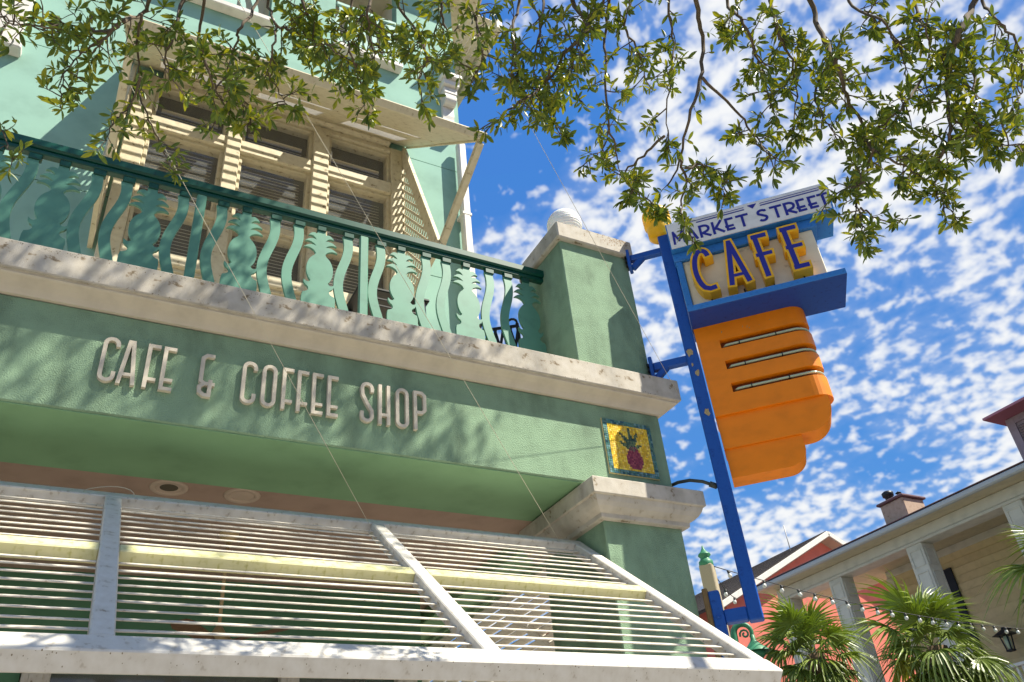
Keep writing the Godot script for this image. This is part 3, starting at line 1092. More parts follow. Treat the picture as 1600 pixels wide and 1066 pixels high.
# ---------------------------------------------------------------- louvred awnings of the arcade
func build_awnings() -> void:
	# local axes: x along the top bar, y up the slope, z out of the upper face; the origin is the middle of the top bar
	var dn := Vector3(0, -1.26, 1.63)
	var L := dn.length()
	dn = dn.normalized()
	var up := Vector3(0, 1.63, 1.26).normalized()
	var B := Basis(Vector3(1, 0, 0), -dn, up)
	var make := func(called: String, label: String, stiles: Array, base: Transform3D, wide: float, tilt: float) -> Node3D:
		var t := thing(called, label, "awning", "white louvred awnings of the arcade")
		t.transform = base
		var P := func(nm: String, x0: float, x1: float, u0: float, u1: float, n0: float, n1: float, m: Material) -> void:
			var s := mb()
			box(s, Vector3(x1 - x0, u1 - u0, n1 - n0), Transform3D(B, dn * (u0 + u1) * 0.5 + up * (n0 + n1) * 0.5 + Vector3((x0 + x1) * 0.5, 0, 0)), 0.006)
			obj(nm, s, m, t)
		var a: float = stiles[0]
		var b: float = stiles[-1]
		P.call("top_bar", a - 0.05, b + 0.05, 0.0, 0.085, -0.075, 0.0, mats.white_paint)
		P.call("bottom_bar", a - 0.05, b + 0.05, L - 0.125, L, -0.085, 0.002, mats.white_paint)
		var mid := L * 0.46
		for k in stiles.size():
			P.call("stile", stiles[k] - 0.042, stiles[k] + 0.042, 0.086, L - 0.126, -0.080, 0.001, mats.white_paint)
		for k in stiles.size() - 1:
			var x0: float = stiles[k] + 0.042
			var x1: float = stiles[k + 1] - 0.042
			P.call("middle_rail", x0, x1, mid - 0.045, mid + 0.045, -0.075, -0.002, mats.yellow_rail)
			for sec in [[0.086, mid - 0.045, 9], [mid + 0.045, L - 0.126, 10]]:
				for n in sec[2]:
					var u: float = lerpf(sec[0], sec[1], (n + 0.7) / (sec[2] + 0.2))
					var s := mb()
					var jig := rng.randf_range(-0.03, 0.03)
					box(s, Vector3(x1 - x0, 0.0075, wide), Transform3D(Basis(Vector3.BACK, rng.randf_range(-0.004, 0.004)) * Basis(Vector3.RIGHT, lerpf(0.43, 0.29, u / L) + tilt + jig), dn * (u + rng.randf_range(-0.005, 0.005)) - up * 0.04 + Vector3((x0 + x1) * 0.5, 0, 0)), 0.004)
					obj("slat", s, mats.white_slat, t)
		return t
	make.call("louvred_awning", "long white louvred awning propped open under the cafe's front beam", [-1.37, 0.155, 1.68, 3.18], Transform3D(Basis(), Vector3(0, 3.65, -0.30)), 0.048, 0.04)
	make.call("louvred_awning", "louvred awning on the side opening of the arcade, seen through the front one", [-2.1, -0.7, 0.7, 2.1], Transform3D(Basis(Vector3(0, 0, -1), Vector3(0, 1, 0), Vector3(1, 0, 0)), Vector3(3.70, 3.95, -3.20)), 0.09, 0.02)
	var front := get_node("louvred_awning") as Node3D
	var loop := mb(false)
	var lp := []
	for k in 15:
		var a := deg_to_rad(200 - k * 18.0)
		lp.append(Vector3(0.13 + cos(a) * 0.13, -0.03 + sin(a) * 0.045, 0.04 + 0.02 * sin(a * 2.0)))
	tube(loop, lp, 0.0022, 5)
	obj("wire_loop", loop, mats.cable, front)
	var sp := mb()
	for k in 110:
		# spots on the end face of the bottom bar, which looks down the slope
		var u := Vector3(rng.randf_range(-0.6, 3.1), 0, 0) + dn * (L + 0.0006) - up * (0.004 + absf(rng.randfn(0.0, 0.028)))
		var r := rng.randf_range(0.0008, 0.0028)
		for q in 5:
			var a0 := TAU * q / 5.0
			var a1 := TAU * (q + 1) / 5.0
			tri(sp, u, u + (Vector3(1, 0, 0) * cos(a0) + up * sin(a0) * 1.6) * r, u + (Vector3(1, 0, 0) * cos(a1) + up * sin(a1) * 1.6) * r, u - dn)
	obj("mould_spots", sp, mats.mould, front, true)
	var top := Vector3(1.61, 3.565, -0.185)
	var ends := [[top, at(131, 0, 5.0)], [Vector3(3.02, 3.60, -0.24), at(372, 0, 5.0)], [Vector3(4.06, 4.74, 0.155), at(720, 0, 6.0)]]
	var lab := ["thin pale cable from the awning's middle stile up past the lettering", "thin pale cable from the right end of the awning up past the beam", "thin pale cable from the right end of the cornice up into the sky"]
	for k in 3:
		var st := mb(false)
		tube(st, [ends[k][0], ends[k][0].lerp(ends[k][1], 1.7)], 0.0017 if k < 2 else 0.0018, 6)
		tag(obj("support_cable", st, mats.cable, self), lab[k], "cable", "thin cables in front of the facade")

# ---------------------------------------------------------------- lights, fan, globe, balcony furniture
func build_small_things() -> void:
	for k in 2:
		var x: float = [0.515, 1.005][k]
		var t := thing("recessed_light", ["round recessed ceiling light with an open dark centre, left of the two", "round recessed ceiling light with a flat lens, right of the two"][k], "ceiling light", "recessed lights in the arcade ceiling", Vector3(x, 4.10, -1.17))
		var st := mb(false)
		lathe(st, [[0.085, 0.0], [0.09, -0.012], [0.118, -0.014], [0.126, -0.006], [0.126, 0.0]], Transform3D(), 28)
		obj("trim_ring", st, mats.lamp_trim, t)
		st = mb(false)
		if k == 0:
			lathe(st, [[0.0, -0.002], [0.05, -0.003], [0.084, -0.003]], Transform3D(), 24)
			obj("dark_baffle", st, mats.dark_room, t)
			st = mb(false)
			lathe(st, [[0.086, -0.004], [0.070, -0.008], [0.060, -0.004]], Transform3D(), 24)
			obj("reflector", st, mats.lamp_trim, t)
		else:
			lathe(st, [[0.0, -0.010], [0.05, -0.009], [0.086, -0.004]], Transform3D(), 24)
			obj("lens", st, mats.lamp_trim, t)
	var f := thing("ceiling_fan", "brown bladed ceiling fan hanging on a brass rod behind the awning", "ceiling fan", "", Vector3(1.07, 4.10, -1.93))
	var st := mb(false)
	lathe(st, [[0.0, -0.07], [0.03, -0.065], [0.07, -0.02], [0.075, 0.0]], Transform3D(), 20)
	obj("canopy", st, mats.fan_brass, f)
	st = mb(false)
	tube(st, [Vector3(0, -0.05, 0), Vector3(0, -0.72, 0)], 0.014, 8)
	obj("rod", st, mats.fan_brass, f)
	st = mb(false)
	lathe(st, [[0.0, -0.97], [0.06, -0.96], [0.10, -0.92], [0.115, -0.86], [0.10, -0.80], [0.05, -0.75], [0.02, -0.70], [0.0, -0.70]], Transform3D(), 24)
	obj("motor", st, mats.fan_brass, f)
	for k in 5:
		var a := 0.35 + TAU * k / 5.0
		st = mb()
		var o := [Vector2(0.10, -0.03), Vector2(0.24, -0.055), Vector2(0.55, -0.075), Vector2(0.62, -0.055), Vector2(0.64, 0.0), Vector2(0.62, 0.055), Vector2(0.55, 0.075), Vector2(0.24, 0.055), Vector2(0.10, 0.03)]
		extrude(st, [PackedVector2Array(o)], [], -0.005, 0.005, Transform3D(Basis(Vector3.UP, a) * Basis(Vector3.RIGHT, -PI / 2 + 0.2), Vector3(0, -0.83, 0)))
		obj("blade", st, mats.fan_wood, f)
	var g := thing("globe_lamp", "white ribbed globe lamp on top of the balcony's corner pillar", "lamp", "", Vector3(3.56, 6.43, -0.33))
	st = mb(false)
	lathe(st, [[0.12, 0.0], [0.12, 0.05], [0.10, 0.07], [0.10, 0.20], [0.12, 0.22], [0.11, 0.24]], Transform3D(), 24)
	obj("collar", st, mats.white_trim, g)
	st = mb(false)
	var pr := []
	for k in 61:
		var a := -1.2 + (PI / 2 + 1.2) * k / 60.0
		var rr := 0.165 + 0.0035 * cos(k * 1.9)
		pr.append([maxf(0.0, rr * cos(a)), 0.36 + rr * sin(a)])
	lathe(st, pr, Transform3D(), 36)
	obj("globe", st, mats.globe_white, g)
	# wrought iron table and chairs on the balcony
	var t := thing("patio_table", "black iron high table on the balcony in front of the window", "table", "", Vector3(2.02, 4.9, -0.98))
	st = mb()
	bx(st, -0.32, 0.32, 0.99, 1.02, -0.20, 0.20, 0.008)
	obj("table_top", st, mats.black_iron, t)
	for sx in [-1.0, 1.0]:
		for sz in [-1.0, 1.0]:
			st = mb()
			bar(st, Vector3(sx * 0.28, 0.0, sz * 0.18), Vector3(sx * 0.27, 0.99, sz * 0.17), 0.035, 0.035)
			obj("leg", st, mats.black_iron, t)
	st = mb()
	for k in 2:
		bx(st, -0.27, 0.27, 0.84 + k * 0.07, 0.86 + k * 0.07, 0.16, 0.184, 0.004)
	obj("stretcher", st, mats.black_iron, t)
	var chairs := [[Vector3(2.62, 4.9, -1.02), 0.5, "black iron balcony chair with lattice back beside the high table"], [Vector3(2.94, 4.9, -0.72), -0.6, "black iron balcony chair with scroll-topped lattice back next to the corner pillar"]]
	for c in chairs:
		var ch := thing("patio_chair", c[2], "chair", "black iron chairs on the balcony", c[0])
		ch.rotation.y = c[1]
		st = mb()
		bx(st, -0.21, 0.21, 0.44, 0.465, -0.2, 0.2, 0.008)
		obj("seat", st, mats.black_iron, ch)
		for sx in [-1.0, 1.0]:
			for sz in [-1.0, 1.0]:
				st = mb()
				bar(st, Vector3(sx * 0.19, 0.0, sz * 0.18), Vector3(sx * 0.18, 0.44, sz * 0.17), 0.025, 0.025)
				obj("leg", st, mats.black_iron, ch)
		st = mb()
		for sx in [-1.0, 1.0]:
			bar(st, Vector3(sx * 0.19, 0.46, -0.18), Vector3(sx * 0.17, 1.02, -0.26), 0.03, 0.02)
			var sp := []
			for p in arc(Vector2(sx * 0.125, 1.03), 0.045, 0.045, 0 if sx > 0 else 180, 290 if sx > 0 else -110, 9):
				sp.append(Vector3(p.x, p.y, -0.262))
			tube(st, sp, 0.012, 6)
		for k in 5:
			bar(st, Vector3(-0.18 + k * 0.07, 0.52, -0.19), Vector3(-0.10 + k * 0.07, 0.98, -0.255), 0.026, 0.012, Vector3.BACK)
			bar(st, Vector3(0.18 - k * 0.07, 0.52, -0.20), Vector3(0.10 - k * 0.07, 0.98, -0.265), 0.026, 0.012, Vector3.BACK)
		bar(st, Vector3(-0.18, 0.99, -0.258), Vector3(0.18, 0.99, -0.258), 0.03, 0.018, Vector3.BACK)
		obj("backrest", st, mats.black_iron, ch)

# ---------------------------------------------------------------- the projecting cafe sign
func deco(ch: String, w: float, h: float, t: float) -> Array:
	# letters of the sign; x from the left edge, y from the foot
	var i := t * 0.5
	var s := []
	match ch:
		"C":
			var p := [Vector2(w * 0.95, h * 0.80)]
			p.append_array(arc(Vector2(w * 0.62, h - i - w * 0.34), w * 0.30, w * 0.34, 15, 110, 5))
			p.append_array(arc(Vector2(w * 0.66, h * 0.5), w * 0.66 - i, h * 0.46, 118, 242, 10))
			p.append_array([Vector2(w * 0.66, i), Vector2(w, i * 1.3)])
			s = [stroke(p, t)]
		"A":
			s = [stroke([Vector2(i * 1.1, 0), Vector2(w * 0.46, h - i * 0.4), Vector2(w - i * 1.2, 0)], t, Geometry2D.JOIN_MITER), stroke([Vector2(w * 0.30, h * 0.20), Vector2(w * 0.70, h * 0.20)], t * 0.7)]
		"F":
			s = [stroke([Vector2(w * 0.36, 0), Vector2(w * 0.22, h)], t), stroke([Vector2(0.0, h - i), Vector2(w * 0.95, h - i)], t), stroke([Vector2(0.0, h * 0.52), Vector2(w, h * 0.52)], t * 0.85)]
		"E":
			s = [stroke([Vector2(w * 0.32, 0), Vector2(w * 0.22, h)], t), stroke([Vector2(0.0, h - i), Vector2(w * 0.95, h - i)], t), stroke([Vector2(w * 0.02, h * 0.52), Vector2(w, h * 0.52)], t * 0.85), stroke([Vector2(w * 0.12, i), Vector2(w, i)], t)]
		"M":
			s = [stroke([Vector2(i, 0), Vector2(i + 0.004, h), Vector2(w * 0.5, h * 0.25), Vector2(w - i - 0.004, h), Vector2(w - i, 0)], t, Geometry2D.JOIN_SQUARE)]
		"R":
			s = [stroke([Vector2(i, 0), Vector2(i, h)], t)]
			var p := [Vector2(0, h - i), Vector2(w * 0.45, h - i)]
			p.append_array(arc(Vector2(w * 0.5, h * 0.66), w * 0.42, h * 0.34 - i, 80, -80, 6))
			p.append_array([Vector2(w * 0.3, h * 0.34), Vector2(w, 0)])
			s.append(stroke(p, t))
		"K":
			s = [stroke([Vector2(i, 0), Vector2(i, h)], t), stroke([Vector2(w * 0.92, h), Vector2(w * 0.20, h * 0.36)], t), stroke([Vector2(w * 0.30, h * 0.48), Vector2(w, 0)], t)]
		"e":
			s = [stroke([Vector2(i, 0), Vector2(i, h)], t), stroke([Vector2(0, h - i), Vector2(w, h - i)], t), stroke([Vector2(-w * 0.1, h * 0.35), Vector2(w * 0.92, h * 0.35)], t), stroke([Vector2(0, i), Vector2(w, i)], t)]
		"T":
			s = [stroke([Vector2(w * 0.5, 0), Vector2(w * 0.5, h)], t), stroke([Vector2(0, h - i), Vector2(w, h - i)], t)]
		"S":
			var p := [Vector2(w * 0.95, h * 0.86)]
			p.append_array(arc(Vector2(w * 0.5, h * 0.74), w * 0.5 - i, h * 0.26 - i, 40, 210, 8))
			p.append_array(arc(Vector2(w * 0.5, h * 0.28), w * 0.5 - i, h * 0.28 - i, 30, -150, 8))
			s = [stroke(p, t)]
	return union(s)

func grow(g: Array, by: float) -> Array:
	var o := []
	var h := []
	for p in g[0]:
		for q in Geometry2D.offset_polygon(p, by, Geometry2D.JOIN_MITER):
			if not Geometry2D.is_polygon_clockwise(q):
				o.append(q)
	for p in g[1]:
		for q in Geometry2D.offset_polygon(p, -by, Geometry2D.JOIN_MITER):
			if not Geometry2D.is_polygon_clockwise(q):
				h.append(q)
	return [o, h]

func bullnose(s0: float, s1: float, d0: float, d1: float, wrap := 0.0) -> PackedVector2Array:
	# plan (s, d): a slab whose outer end is a half round
	var r := (d1 - d0) * 0.5
	var p := [Vector2(s0, d0)]
	p.append_array(arc(Vector2(s1 - r, d0 + r), r, r, -90, 90, 14))
	p.append(Vector2(s0, d1))
	return PackedVector2Array(p)

func build_sign() -> void:
	var g := thing("projecting_sign", "blue, orange and cream projecting sign reading MARKET STREET CAFE on the building's corner", "sign", "", Vector3(3.95, 0, 0))
	# local axes: x out from the corner, y up, z towards the front face
	g.rotation.y = -PI / 4
	var st := mb()
	bx(st, 0.305, 0.405, 2.975, 6.42, -0.05, 0.05, 0.008)
	var pole := obj("pole", st, mats.sign_blue, g)
	for q in [[5.12, 0.05, 0.06], [4.92, 0.04, 0.045], [4.56, 0.045, 0.05], [5.0, 0.02, 0.025]]:
		st = mb()
		var pts := []
		for k in 9:
			var a := TAU * k / 9.0
			pts.append(Vector2(cos(a) * 0.6 * q[1] * rng.randf_range(0.45, 1.0), sin(a) * 0.6 * q[2] * rng.randf_range(0.7, 1.5)))
		extrude(st, [PackedVector2Array(pts)], [], -0.002, 0.003, Transform3D(Basis(), Vector3(0.355 + rng.randf_range(-0.02, 0.02), q[0], 0.051)))
		obj("rust_patch", st, mats.rust_patch, pole)
	# ringed yellow cap
	st = mb(false)
	lathe(st, [[0.0, 6.37], [0.075, 6.372], [0.105, 6.40], [0.108, 6.49], [0.108, 6.52], [0.124, 6.524], [0.126, 6.545], [0.108, 6.552], [0.108, 6.572], [0.126, 6.576], [0.128, 6.60], [0.110, 6.606], [0.110, 6.626], [0.128, 6.63], [0.126, 6.66], [0.112, 6.69], [0.06, 6.71], [0.0, 6.715]], Transform3D(Basis(), Vector3(0.335, 0, 0)), 32)
	obj("ringed_cap", st, mats.letter_yellow, g)
	# arms back to the building and the lower bracket
	for a in [[6.205, 6.265], [5.045, 5.115]]:
		st = mb()
		bx(st, 0.03, 0.31, a[0], a[1], -0.03, 0.03, 0.006)
		bx(st, 0.0, 0.03, a[0] - 0.09, a[1] + 0.05, -0.06, 0.06, 0.006)
		box(st, Vector3(0.14, 0.05, 0.05), Transform3D(Basis(Vector3.BACK, 0.7), Vector3(0.085, a[0] - 0.03, 0)), 0.006)
		obj("wall_arm", st, mats.sign_blue, g)
		st = mb()
		for k in 3:
			bx(st, -0.02, 0.0, a[0] - 0.06 + k * 0.05, a[0] - 0.035 + k * 0.05, -0.045, 0.045, 0.004)
		obj("fixing_bolts", st, mats.black_iron, g)
	st = mb()
	bx(st, 0.15, 0.306, 2.985, 3.075, -0.045, 0.045, 0.008)
	obj("foot_arm", st, mats.sign_blue, g)
	st = mb()
	bx(st, 0.075, 0.15, 2.55, 3.21, -0.06, 0.06, 0.008)
	for y in [3.03, 2.75]:
		var xf := Transform3D(Basis(Vector3.RIGHT, PI / 2), Vector3(0.112, y, 0.058))
		lathe(st, [[0.014, 0.0], [0.014, 0.012], [0.0, 0.016]], xf, 8)
	obj("mounting_plate", st, mats.sign_blue, g)
	st = mb()
	bx(st, 0.035, 0.074, 2.5, 3.235, -0.055, 0.055, 0.006)
	obj("timber_block", st, mats.old_wood, g)
	# header box with the street name
	st = mb()
	var hd := [Vector2(0.395, 6.075), Vector2(1.76, 6.075)]
	hd.append_array(arc(Vector2(1.70, 6.30), 0.08, 0.065, 0, 90, 6))
	hd.append(Vector2(0.395, 6.365))
	extrude(st, [PackedVector2Array(hd)], [], -0.20, 0.185)
	var header := obj("header_box", st, mats.sign_blue_light, g)
	st = mb()
	var hf := [Vector2(0.405, 6.083), Vector2(1.745, 6.083)]
	hf.append_array(arc(Vector2(1.69, 6.298), 0.075, 0.058, 0, 90, 6))
	hf.append(Vector2(0.405, 6.356))
	extrude(st, [PackedVector2Array(hf)], [], 0.186, 0.194)
	obj("header_face", st, mats.sign_face, header)
	var word := "MARKeTSTReeT"
	var at_s := [0.432, 0.548, 0.664, 0.775, 0.890, 0.985, 1.160, 1.272, 1.385, 1.490, 1.585, 1.665]
	var wd := [0.105, 0.105, 0.090, 0.095, 0.072, 0.105, 0.085, 0.100, 0.090, 0.070, 0.070, 0.085]
	for k in word.length():
		var gl := deco(word[k], wd[k], 0.135, 0.022 if word[k] != "M" else 0.019)
		st = mb()
		extrude(st, gl[0], gl[1], 0.1945, 0.198, Transform3D(Basis(), Vector3(at_s[k], 6.118, 0)))
		obj("letter", st, mats.sign_navy, header)
	st = mb()
	for l in [[0.66, 1.075, 6.292, 6.302], [0.60, 1.075, 6.318, 6.323], [1.21, 1.70, 6.292, 6.302], [1.21, 1.73, 6.318, 6.323]]:
		bx(st, l[0], l[1], l[2], l[3], 0.1945, 0.197, 0.0)
	extrude(st, [PackedVector2Array([Vector2(1.105, 6.33), Vector2(1.185, 6.33), Vector2(1.145, 6.285)])], [], 0.1945, 0.197)
	obj("printed_lines", st, mats.sign_navy, header)
	# beam under the header, cabinet with cream panel, frame and shelf
	st = mb()
	bx(st, 0.396, 1.60, 5.985, 6.073, -0.20, 0.13, 0.006)
	obj("frame_top", st, mats.sign_blue_light, g)
	st = mb()
	bx(st, 0.406, 0.462, 5.395, 5.984, -0.16, 0.125, 0.006)
	obj("frame_side", st, mats.sign_blue_light, g)
	st = mb()
	bx(st, 0.463, 1.553, 5.393, 5.984, -0.12, 0.098, 0.006)
	obj("cabinet", st, mats.sign_cream, g)
	st = mb()
	bx(st, 0.406, 1.645, 5.338, 5.392, -0.19, 0.30, 0.006)
	obj("shelf", st, mats.sign_deep, g)
	st = mb()
	bx(st, 0.408, 1.643, 5.340, 5.390, 0.301, 0.306, 0.001)
	obj("shelf_lip", st, mats.sign_blue_light, g)
	# the four big letters
	var xs := [0.528, 0.780, 1.050, 1.288]
	var ws := [0.155, 0.190, 0.130, 0.135]
	for k in 4:
		var gl := deco("CAFE"[k], ws[k], 0.44, 0.041)
		var outer := grow(gl, 0.018)
		st = mb()
		var xf := Transform3D(Basis(), Vector3(xs[k], 5.545, 0))
		extrude(st, outer[0], outer[1], 0.105, 0.22, xf)
		var ltr := obj("channel_letter", st, mats.letter_yellow, g)
		st = mb()
		extrude(st, gl[0], gl[1], 0.2205, 0.2225, xf)
		obj("letter_face", st, mats.sign_navy, ltr)
		st = mb(false)
		tube(st, [Vector3(xs[k] + ws[k] * 0.6, 5.56, 0.10), Vector3(xs[k] + ws[k] * 0.6, 5.50, 0.13), Vector3(xs[k] + ws[k] * 0.6, 5.495, 0.10)], 0.007, 6)
		obj("drain_pipe", st, mats.black_iron, ltr)
	# orange streamlined body with three neon slots, and two rounded tiers below
	var Y := Basis(Vector3(1, 0, 0), Vector3(0, 0, 1), Vector3(0, 1, 0))
	var d0 := -0.25
	var d1 := 0.03
	var body := bullnose(0.415, 1.31, d0, d1)
	var core := bullnose(0.415, 1.255, d0 + 0.055, d1 - 0.055)
	var bands := [[5.178, 5.337], [4.98, 5.10], [4.772, 4.90], [4.515, 4.69]]
	st = mb()
	for b in bands:
		extrude(st, [body], [], b[0], b[1], Transform3D(Y, Vector3.ZERO))
	for b in [[5.1003, 5.1777], [4.9003, 4.9797], [4.6903, 4.7717]]:
		# left of the slots the face runs through
		bx(st, 0.415, 0.595, b[0], b[1], d0, d1, 0.0)
	var ob := obj("orange_body", st, mats.sign_orange, g)
	for b in [[5.1005, 5.1775], [4.9005, 4.9795], [4.6905, 4.7715]]:
		st = mb()
		extrude(st, [core], [], b[0], b[1], Transform3D(Y, Vector3.ZERO))
		obj("slot_back", st, mats.slot_dark, ob)
		st = mb(false)
		var pts := []
		var ym: float = (b[0] + b[1]) * 0.5 - 0.008
		var r := (d1 - d0) * 0.5 - 0.018
		pts.append(Vector3(0.615, ym, d1 - 0.05))
		pts.append(Vector3(0.64, ym, d1 - 0.02))
		for k in 9:
			pts.append(Vector3(lerpf(0.68, 1.16, k / 8.0), ym, d1 - 0.018))
		for p in arc(Vector2(1.17, (d0 + d1) * 0.5), r, r, 85, -90, 12):
			pts.append(Vector3(p.x, ym, p.y))
		pts.append(Vector3(0.68, ym, d0 + 0.018))
		tube(st, pts, 0.0105, 8)
		obj("neon_tube", st, mats.neon_tube, ob)
		st = mb()
		for s in [0.74, 1.03]:
			bx(st, s, s + 0.008, ym - 0.016, ym + 0.016, d1 - 0.055, d1 - 0.004, 0.002)
		obj("tube_clip", st, mats.black_iron, ob)
	# scuffs near the top of the orange face
	st = mb()
	for q in [[0.63, 5.25, 0.006, 0.02], [0.80, 5.255, 0.004, 0.016], [0.835, 5.245, 0.004, 0.022], [0.85, 5.23, 0.005, 0.012], [1.02, 5.26, 0.006, 0.006], [0.93, 5.235, 0.003, 0.006]]:
		box(st, Vector3(q[2], q[3], 0.001), Transform3D(Basis(Vector3.BACK, -0.35), Vector3(q[0], q[1], d1 + 0.0006)), 0.0)
	obj("scuff", st, mats.rust_patch, ob)
	var t2 := [Vector2(0.42, 4.245), Vector2(1.02, 4.245)]
	t2.append_array(arc(Vector2(1.06, 4.435), 0.20, 0.19, -90, 0, 10))
	t2.append_array([Vector2(1.26, 4.514), Vector2(0.42, 4.514)])
	st = mb()
	extrude(st, [PackedVector2Array(t2)], [], -0.225, 0.005)
	obj("orange_tier", st, mats.sign_orange, g)
	var t3 := [Vector2(0.425, 4.012), Vector2(0.80, 4.012)]
	t3.append_array(arc(Vector2(0.85, 4.142), 0.145, 0.13, -90, 0, 10))
	t3.append_array([Vector2(0.995, 4.244), Vector2(0.425, 4.244)])
	st = mb()
	extrude(st, [PackedVector2Array(t3)], [], -0.205, -0.012)
	obj("orange_tier", st, mats.sign_orange, g)
	# cable from the building to the pole
	st = mb(false)
	tube(st, [Vector3(-0.06, 4.06, -0.05), Vector3(0.03, 4.06, 0.0), Vector3(0.12, 4.05, 0.02), Vector3(0.21, 4.02, 0.02), Vector3(0.31, 3.965, 0.0)], 0.013, 8)
	tube(st, [Vector3(0.255, 3.995, 0.012), Vector3(0.306, 3.967, 0.0)], 0.022, 8)
	obj("conduit", st, mats.conduit, g)

# ---------------------------------------------------------------- houses across the side street
func build_grey_house() -> void:
	var h := thing("grey_house", "cream sided house with grey porch columns and a long gutter across the side street", "house")
	var X := 18.2
	var st := mb()
	bx(st, X, X + 0.45, 7.85, 8.13, -12.9, 12, 0.02)
	bx(st, X - 0.03, X + 0.48, 7.78, 7.85, -12.93, 12, 0.015)
	obj("porch_beam", st, mats.grey_trim, h)
	st = mb()
	bx(st, 17.68, 21.0, 8.132, 8.16, -13.2, 12, 0.004)
	obj("soffit", st, mats.grey_soffit, h)
	st = mb()
	bx(st, 17.56, 17.70, 8.10, 8.235, -13.25, 12, 0.03)
	obj("gutter", st, mats.gutter_metal, h)
	st = mb()
	quad(st, Vector3(17.6, 8.24, -13.3), Vector3(17.6, 8.24, 12), Vector3(23.6, 10.52, 12), Vector3(23.6, 10.52, -13.3), Vector3(20, 5, 0))
	quad(st, Vector3(17.6, 8.21, -13.3), Vector3(17.6, 8.21, 12), Vector3(23.6, 10.47, 12), Vector3(23.6, 10.47, -13.3), Vector3(20, 15, 0))
	for k in 40:
		bx(st, 17.57 + k * 0.15, 17.72 + k * 0.15, 8.255 + k * 0.057, 8.275 + k * 0.057, -13.3, 12, 0.004)
	obj("roof", st, mats.purple_shingle, h)
	for z in [-12.9, -10.98, -8.38, -5.69, -2.95, -0.25, 2.45]:
		st = mb()
		bx(st, X, X + 0.46, 3.75, 7.78, z, z + 0.46, 0.012)
		bx(st, X - 0.04, X + 0.50, 3.75, 4.0, z - 0.04, z + 0.50, 0.012)
		var col := obj("porch_column", st, mats.grey_trim, h)
		for q in [[7.25, 7.66], [4.2, 7.12]]:
			st = mb()
			# raised mouldings round each recessed panel, on the two faces in view
			for e in [[0.06, 0.40, q[1] - 0.03, q[1]], [0.06, 0.40, q[0], q[0] + 0.03], [0.06, 0.09, q[0] + 0.03, q[1] - 0.03], [0.37, 0.40, q[0] + 0.03, q[1] - 0.03]]:
				bx(st, X - 0.018, X - 0.001, e[2], e[3], z + e[0], z + e[1], 0.004)
				bx(st, X + e[0], X + e[1], e[2], e[3], z + 0.461, z + 0.478, 0.004)
			obj("panel_moulding", st, mats.grey_trim, col)
	st = mb()
	bx(st, X - 0.2, 24, 3.45, 3.75, -13.1, 12, 0.02)
	obj("porch_floor", st, mats.grey_trim, h)
	st = mb()
	bx(st, X + 0.2, 24, 0.1, 3.45, -13.0, 12, 0.0)
	obj("lower_wall", st, mats.siding_b, h)
	var W := Node3D.new()
	W.name = "porch_wall"
	h.add_child(W)
	st = mb()
	bx(st, 20.45, 24, 3.75, 8.13, -10.8, 12, 0.0)
	obj("wall_core", st, mats.siding_b, W)
	var y := 3.76
	var k := 0
	while y < 7.95:
		st = mb()
		box(st, Vector3(0.035, 0.22, 22.8), Transform3D(Basis(Vector3.BACK, 0.17), Vector3(20.42, y + 0.105, 0.6)), 0.004)
		obj("siding_board", st, mats.siding_a if k % 2 == 0 else mats.siding_b, W)
		y += 0.20
		k += 1
	st = mb()
	bx(st, 20.36, 20.46, 7.95, 8.13, -10.8, 12, 0.01)
	bx(st, 20.35, 20.47, 3.75, 7.945, -10.83, -10.6, 0.01)
	obj("wall_trim", st, mats.grey_trim, W)
	for z in [-9.12, -6.6]:
		st = mb()
		bx(st, 20.33, 20.38, 5.0, 7.62, z, z + 0.30, 0.01)
		obj("shutter", st, mats.dark_shutter, h)
	# railing
	st = mb()
	bx(st, X + 0.13, X + 0.25, 4.66, 4.73, -8.0, 12, 0.015)
	bx(st, X + 0.14, X + 0.24, 3.86, 3.92, -8.0, 12, 0.01)
	obj("porch_rail", st, mats.white_trim, h)
	st = mb()
	bx(st, X + 0.165, X + 0.215, 3.92, 4.66, -0.025, 0.025, 0.004)
	var bal := done(st)
	for n in 44:
		put("porch_baluster", bal, mats.white_trim, h, Transform3D(Basis(), Vector3(0, 0, -7.85 + n * 0.135)))
	# chimney
	st = mb()
	bx(st, 20.65, 21.55, 9.0, 9.98, -10.45, -9.65, 0.02)
	var ch := obj("chimney", st, mats.chimney_stucco, h)
	st = mb()
	bx(st, 20.58, 21.62, 9.985, 10.06, -10.52, -9.58, 0.02)
	obj("chimney_cap", st, mats.purple_shingle, ch)
	st = mb(false)
	lathe(st, [[0.10, 10.06], [0.11, 10.2], [0.16, 10.23], [0.17, 10.33], [0.10, 10.38], [0.0, 10.39]], Transform3D(Basis(), Vector3(20.85, 0, -10.2)), 16)
	lathe(st, [[0.05, 10.06], [0.05, 10.16], [0.09, 10.19], [0.0, 10.25]], Transform3D(Basis(), Vector3(20.85, 0, -9.85)), 12)
	obj("flue", st, mats.black_iron, ch)
	# cupola
	st = mb()
	bx(st, 21.0, 23.6, 8.9, 10.72, -6.2, -3.4, 0.02)
	var cu := obj("cupola", st, mats.mauve_wall, h)
	st = mb()
	for e in [[-6.22, -6.0, 9.3, 10.7], [-6.0, -3.6, 10.52, 10.7], [-3.6, -3.38, 9.3, 10.7]]:
		bx(st, 20.96, 20.998, e[2], e[3], e[0], e[1], 0.006)
	for e in 8:
		bx(st, 20.86, 20.95, 10.70, 10.84, -6.3 + e * 0.4, -6.2 + e * 0.4, 0.006)
	obj("cupola_trim", st, mats.mauve_wall, cu)
	st = mb()
	bx(st, 20.955, 20.99, 9.45, 10.42, -5.95, -4.6, 0.0)
	obj("louvre_recess", st, mats.dark_room, cu)
